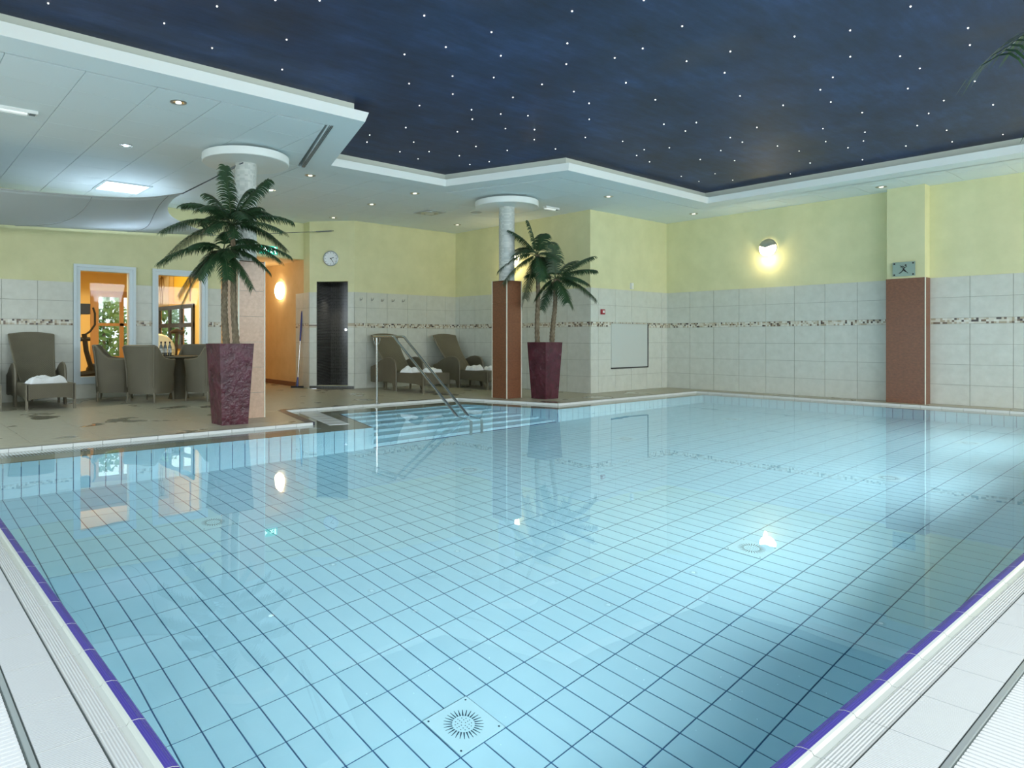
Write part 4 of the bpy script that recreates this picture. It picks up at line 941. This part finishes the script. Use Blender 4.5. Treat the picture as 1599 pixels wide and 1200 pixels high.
# ================================================================== ceiling fittings
def downlight(x, y, label, lens='lamp_bulb', r=.075):
    o = thing('downlight', (x, y, ZC), 0, label, 'ceiling light', 'round recessed ceiling lights')
    MB().lathe([(r * .72, -.001), (r * .78, -.007), (r, -.006), (r, .002), (r * .72, .002)], 28, cap=False).build('rim', 'brushed', o, smooth=True)
    MB().lathe([(r * .74, -.002), (r * .5, -.0035), (.0, -.004)], 24).build('reflector', 'chrome', o, smooth=True)
    MB().lathe([(r * .40, -.005), (r * .36, -.012), (0, -.014)], 16).build('bulb', lens, o, smooth=True)
for x, y, lb, ln in ((2.26, 6.66, 'largest round ceiling downlight, near the upper left', 'lamp_bulb'), (2.29, 8.53, 'bluish lit downlight left of the left column disc', 'lamp_blue'), (4.67, 8.48, 'downlight right of the left column disc by the angled border', 'lamp_bulb'),
                     (6.49, 8.49, 'downlight left of the right column disc', 'lamp_bulb'), (6.46, 9.64, 'small downlight beyond and left of the square-plate ceiling fan', 'lamp_bulb'), (8.92, 10.29, 'downlight at the back of the niche behind the right column', 'lamp_bulb'),
                     (9.0, 6.73, 'downlight right of the right column disc, near the hatch wall', 'lamp_bulb'), (11.55, 3.73, 'downlight above the pilaster on the right', 'lamp_bulb'), (11.42, 6.68, 'downlight in the far right corner by the recess', 'lamp_bulb'),
                     (6.62, 11.15, 'small downlight in front of the shower wall', 'lamp_bulb'), (4.67, 9.70, 'pale green lit fitting behind the palm, right of the left column', 'exit_white')): downlight(x, y, lb, ln)
cv = thing('ceiling_vent', (7.68, 9.61, ZC), 0, 'round air outlet on a square grey plate in the ceiling before the niche', 'vent')
MB().box(-.21, -.21, -.008, .21, .21, .0).build('plate', 'ceiling_joint', cv); MB().lathe([(.10, -.03), (.155, -.022), (.16, -.006)], 28, cap=False).build('diffuser_ring', 'brushed', cv, smooth=True); MB().lathe([(.0, -.034), (.085, -.03), (.09, -.006)], 24, cap=False).build('diffuser_cone', 'fascia_white', cv, smooth=True)
sp = thing('ceiling_speaker', (8.28, 9.04, ZC), 0, 'flat grey round ceiling speaker behind the right column disc', 'speaker')
MB().lathe([(.10, -.008), (.105, 0)], 28).build('cover', 'ceiling_joint', sp); MB().lathe([(.105, -.010), (.115, -.004), (.115, 0)], 28, cap=False).build('rim', 'fascia_white', sp)
def batten(x, y, rz, label):
    o = thing('emergency_light', (x, y, ZC), rz, label, 'emergency light', 'emergency light fittings')
    MB().box(-.17, -.04, -.03, .17, .04, 0).build('housing', 'white_plastic', o); MB().box(-.15, -.028, -.046, .08, .028, -.029).build('diffuser', 'lamp_white_dim', o); MB().box(.10, -.03, -.036, .15, .03, -.029).build('end_clip', 'grille_grey', o)
mat('lamp_white_dim', (.8, .82, .8), .3, emit=(.8, .9, .9), es=.35)
batten(1.11, 7.86, .0, 'white emergency light strip on the ceiling at far left'); batten(8.99, 7.91, 0, 'small white emergency light strip right of the right column disc')
cl = thing('ceiling_light_panel', (2.88, 10.92, ZC), 0, 'bright rectangular bluish light panel in the ceiling above the sail', 'ceiling light')
MB().box(-.33, -.36, -.016, .33, -.31, 0).box(-.33, .31, -.016, .33, .36, 0).box(-.33, -.31, -.016, -.29, .31, 0).box(.29, -.31, -.016, .33, .31, 0).build('frame', 'white_paint', cl); MB().box(-.29, -.31, -.010, .29, .31, -.001).build('diffuser', 'lamp_white', cl)
# exit sign on the header
ex = thing('exit_sign', (5.75, YW - .001, 2.62), 0, 'green lit emergency exit sign on the header above the passage, behind the palm', 'sign')
MB().box(-.19, -.06, -.085, .19, 0, .085).build('housing', 'white_plastic', ex); MB().box(-.18, -.064, -.075, .18, -.059, .075).build('green_face', 'exit_green', ex)
MB().add([(-.15, -.066, -.02), (-.07, -.066, -.02), (-.07, -.066, -.05), (-.02, -.066, 0), (-.07, -.066, .05), (-.07, -.066, .02), (-.15, -.066, .02)], [(0, 1, 5, 6), (2, 3, 4)]).build('arrow', 'exit_white', ex)
mb = MB(); mb.tube([(.03, -.066, -.055), (.055, -.066, -.02), (.07, -.066, .02)], .009, 6); mb.tube([(.055, -.066, -.02), (.09, -.066, -.055)], .008, 6); mb.tube([(.03, -.066, .015), (.07, -.066, .025), (.10, -.066, -.005)], .007, 6); mb.lathe([(.012, -.004), (.012, .002)], 10); mb.build('running_figure', 'exit_white', ex)
MB().box(.12, -.067, -.06, .155, -.063, .06).build('door_symbol', 'exit_white', ex)
# small rack on the passage wall
rk = thing('wall_rack', (6.655, 14.27, 1.66), 0, 'small dark framed rack on the orange passage wall beside the pillar edge', 'rack')
MB().box(-.03, -.16, .12, 0, .16, .14).build('top_bar', 'dark_wood', rk); MB().box(-.03, -.16, -.14, 0, .16, -.12).build('bottom_bar', 'dark_wood', rk); MB().box(-.03, -.16, -.14, 0, -.14, .14).build('side_bar', 'dark_wood', rk); MB().box(-.03, .14, -.14, 0, .16, .14).build('side_bar', 'dark_wood', rk)
# ================================================================== sail under the ceiling
sl = thing('shade_sail', (0, 0, 0), 0, 'large pale fabric sail stretched under the ceiling above the gym windows', 'sail')
def sail_pt(u, v):
    fr = [(-1.9, 9.25, 2.84), (-1.0, 9.28, 2.74), (.2, 9.20, 2.64), (1.1, 9.08, 2.63), (1.9, 9.05, 2.655), (2.6, 9.08, 2.72), (3.17, 9.18, 2.87)]
    bk = [(-1.9, 12.03, 2.60), (-1.0, 12.03, 2.60), (.2, 12.03, 2.61), (1.5, 12.03, 2.645), (2.9, 12.03, 2.70), (3.9, 12.03, 2.745), (4.75, 12.03, 2.79)]
    def cr(P, u):
        n = len(P) - 1; x = u * n; i = min(int(x), n - 1); f = x - i; p = [Vector(P[max(0, min(n, i + k))]) for k in (-1, 0, 1, 2)]
        return .5 * ((2 * p[1]) + (p[2] - p[0]) * f + (2 * p[0] - 5 * p[1] + 4 * p[2] - p[3]) * f * f + (3 * p[1] - p[0] - 3 * p[2] + p[3]) * f ** 3)
    p = cr(fr, u).lerp(cr(bk, u), v); p.z -= .10 * sin(pi * v) * (1 - u ** 6); 
    p.x -= .5 * sin(pi * v) * max(0, (u - .75) / .25) ** 2; return p
sm_ = MB(); nu, nv = 48, 20
for j in range(nv + 1):
    for i in range(nu + 1): sm_.v.append(tuple(sail_pt(i / nu, j / nv)))
for j in range(nv):
    for i in range(nu): a = j * (nu + 1) + i; sm_.f.append((a, a + nu + 1, a + nu + 2, a + 1))
sm_.mi = [0] * len(sm_.f); so_ = sm_.build('fabric', 'sail_cloth', sl, smooth=True)
mdf = so_.modifiers.new('thickness', 'SOLIDIFY'); mdf.thickness = .004
MB().tube([sail_pt(i / 48, 0) for i in range(49)], .009, 6).build('front_hem', 'sail_seam', sl, smooth=True)
for a_, b_ in ((.45, .30), (.70, .52), (.93, .72)): MB().tube([sail_pt(a_ + (b_ - a_) * q / 20, q / 20) - Vector((0, 0, .004)) for q in range(21)], .004, 5).build('seam', 'sail_seam', sl, smooth=True)
P0 = sail_pt(1, 0); P1 = Vector((3.43, 7.87, 3.06)); MB().tube([P0, P0.lerp(P1, .5) - Vector((0, 0, .004)), P1], .007, 6).build('guy_rope', 'rope', sl)
MB().tube([P0.lerp(P1, .80), P0.lerp(P1, .97)], .015, 6).build('turnbuckle', 'grille_grey', sl)
P0 = sail_pt(1, 1); P1 = Vector((6.83, 11.488, 3.02)); MB().tube([P0, P1], .006, 6).build('guy_rope', 'rope', sl); MB().tube([P0.lerp(P1, .84), P0.lerp(P1, .98)], .013, 6).build('turnbuckle', 'grille_grey', sl)
# ================================================================== gym: cross trainer, exercise bike, wall chart
el = thing('cross_trainer', (2.80, 13.2, 0), 0, 'black elliptical trainer seen through the left gym window', 'exercise machine')
def px_tube(nm, pts, r): MB().tube(pts, r, 8).build(nm, 'black', el, smooth=True)
MB().box(-.16, -.12, 1.38, .13, .10, 1.56).build('console', 'black', el)
px_tube('mast', [(-.20, 0, .15), (-.12, 0, .9), (-.08, 0, 1.45)], .05)
px_tube('handle', [(.19, -.05, 1.50), (.22, -.05, 1.40), (.22, -.05, 1.20), (.14, -.05, 1.08), (.06, -.05, 1.02), (.05, -.05, .9)], .018)
px_tube('handle', [(.05, .25, 1.40), (-.02, .25, 1.20), (-.10, .25, 1.10)], .018)
px_tube('arm_lever', [(.05, -.05, 1.04), (.08, -.05, .75), (.17, -.05, .40)], .042)
px_tube('cross_bar', [(-.2, -.02, .94), (.14, -.06, .95)], .035)
MB().lathe([(.10, -.06), (.12, 0), (.10, .06)], 16).xf(Matrix.Translation((.2, -.02, .40)) @ Matrix.Rotation(pi / 2, 4, 'X')).build('flywheel_cover', 'black', el, smooth=True)
px_tube('foot_bar', [(-.35, -.05, .28), (.0, -.05, .33), (.2, -.05, .36)], .06); MB().box(-.5, -.22, 0, .35, .22, .10).build('base', 'black', el)
bk_ = thing('exercise_bike', (4.18, 13.0, 0), 0, 'pale exercise bike with wooden saddle post behind the right gym window', 'exercise machine')
MB().lathe([(.30, -.04), (.33, 0), (.30, .04)], 28).xf(Matrix.Translation((-.15, 0, .72)) @ Matrix.Rotation(pi / 2, 4, 'X')).build('wheel_cover', 'trim_cream', bk_, smooth=True)
MB().tube([(.16, 0, .12), (.20, 0, 1.06)], .03, 8).build('saddle_post', 'dark_wood', bk_); MB().tube([(.08, 0, 1.07), (.20, 0, 1.10), (.32, 0, 1.06)], [.02, .05, .04], 8).build('saddle', 'dark_wood', bk_, smooth=True)
MB().box(-.5, -.2, 0, .45, -.14, .12).box(-.5, .14, 0, .45, .2, .12).box(-.45, -.14, .03, .4, .14, .42).build('frame', 'trim_cream', bk_)
ch = thing('anatomy_chart', (GX1 - .012, 14.80, 2.02), pi / 2, 'tall wall chart with a standing skeleton figure in the gym', 'wall chart')
MB().box(-.40, 0, -.38, .40, .008, .40).build('sheet', 'poster_white', ch)
mb = MB(); Y_ = .011
mb.lathe([(.055, 0), (.055, .003)], 16).xf(Matrix.Translation((0, .008, .30)) @ R90)
def lim(pts, r): mb.tube([(x, Y_, z) for x, z in pts], r, 5)
lim([(0, .25), (0, -.05)], .012); lim([(-.10, .20), (.10, .20)], .010); lim([(-.10, .20), (-.15, .05), (-.13, -.08)], .009); lim([(.10, .20), (.15, .05), (.13, -.08)], .009); lim([(-.06, -.05), (.06, -.05)], .014); lim([(-.05, -.05), (-.06, -.20), (-.05, -.35)], .011); lim([(.05, -.05), (.06, -.20), (.05, -.35)], .011)
for k in range(5): lim([(-.07 + .005 * k, .17 - .035 * k), (.07 - .005 * k, .17 - .035 * k)], .005)
mb.build('skeleton_print', 'poster_bone', ch)
c2_ = thing('gym_poster', (GX1 - .012, 13.62, 1.98), pi / 2, 'yellow wall hanging right of the skeleton chart in the gym', 'poster')
mat('poster_yellow', (.9, .62, .08), .6); MB().box(-.45, 0, -.30, .45, .008, .36).build('sheet', 'poster_yellow', c2_); MB().box(-.46, -.001, -.31, -.44, .014, .37).box(.44, -.001, -.31, .46, .014, .37).build('edge_bar', 'wood_frame', c2_)

# added mirror below the charts, brings the green of the back window into view
gmr = thing('added_mirror', (GX1 - .012, 14.0, 1.22), pi / 2, 'dark-framed mirror added in the gym to show greenery through the right window', 'mirror')
mat('mirror', (.85, .88, .86), .02, 1.0)
MB().box(-.98, 0, -.40, .98, .010, .36).build('mirror_glass', 'mirror', gmr)
for x in (-1.0, -.36, .30, .96): MB().box(x - .05, -.002, -.42, x + .05, .030, .38).build('upright', 'frame_dark', gmr)
for z in (-.42, 0.0, .36): MB().box(-1.05, -.002, z - .04, 1.05, .028, z + .04).build('crossbar', 'frame_dark', gmr)
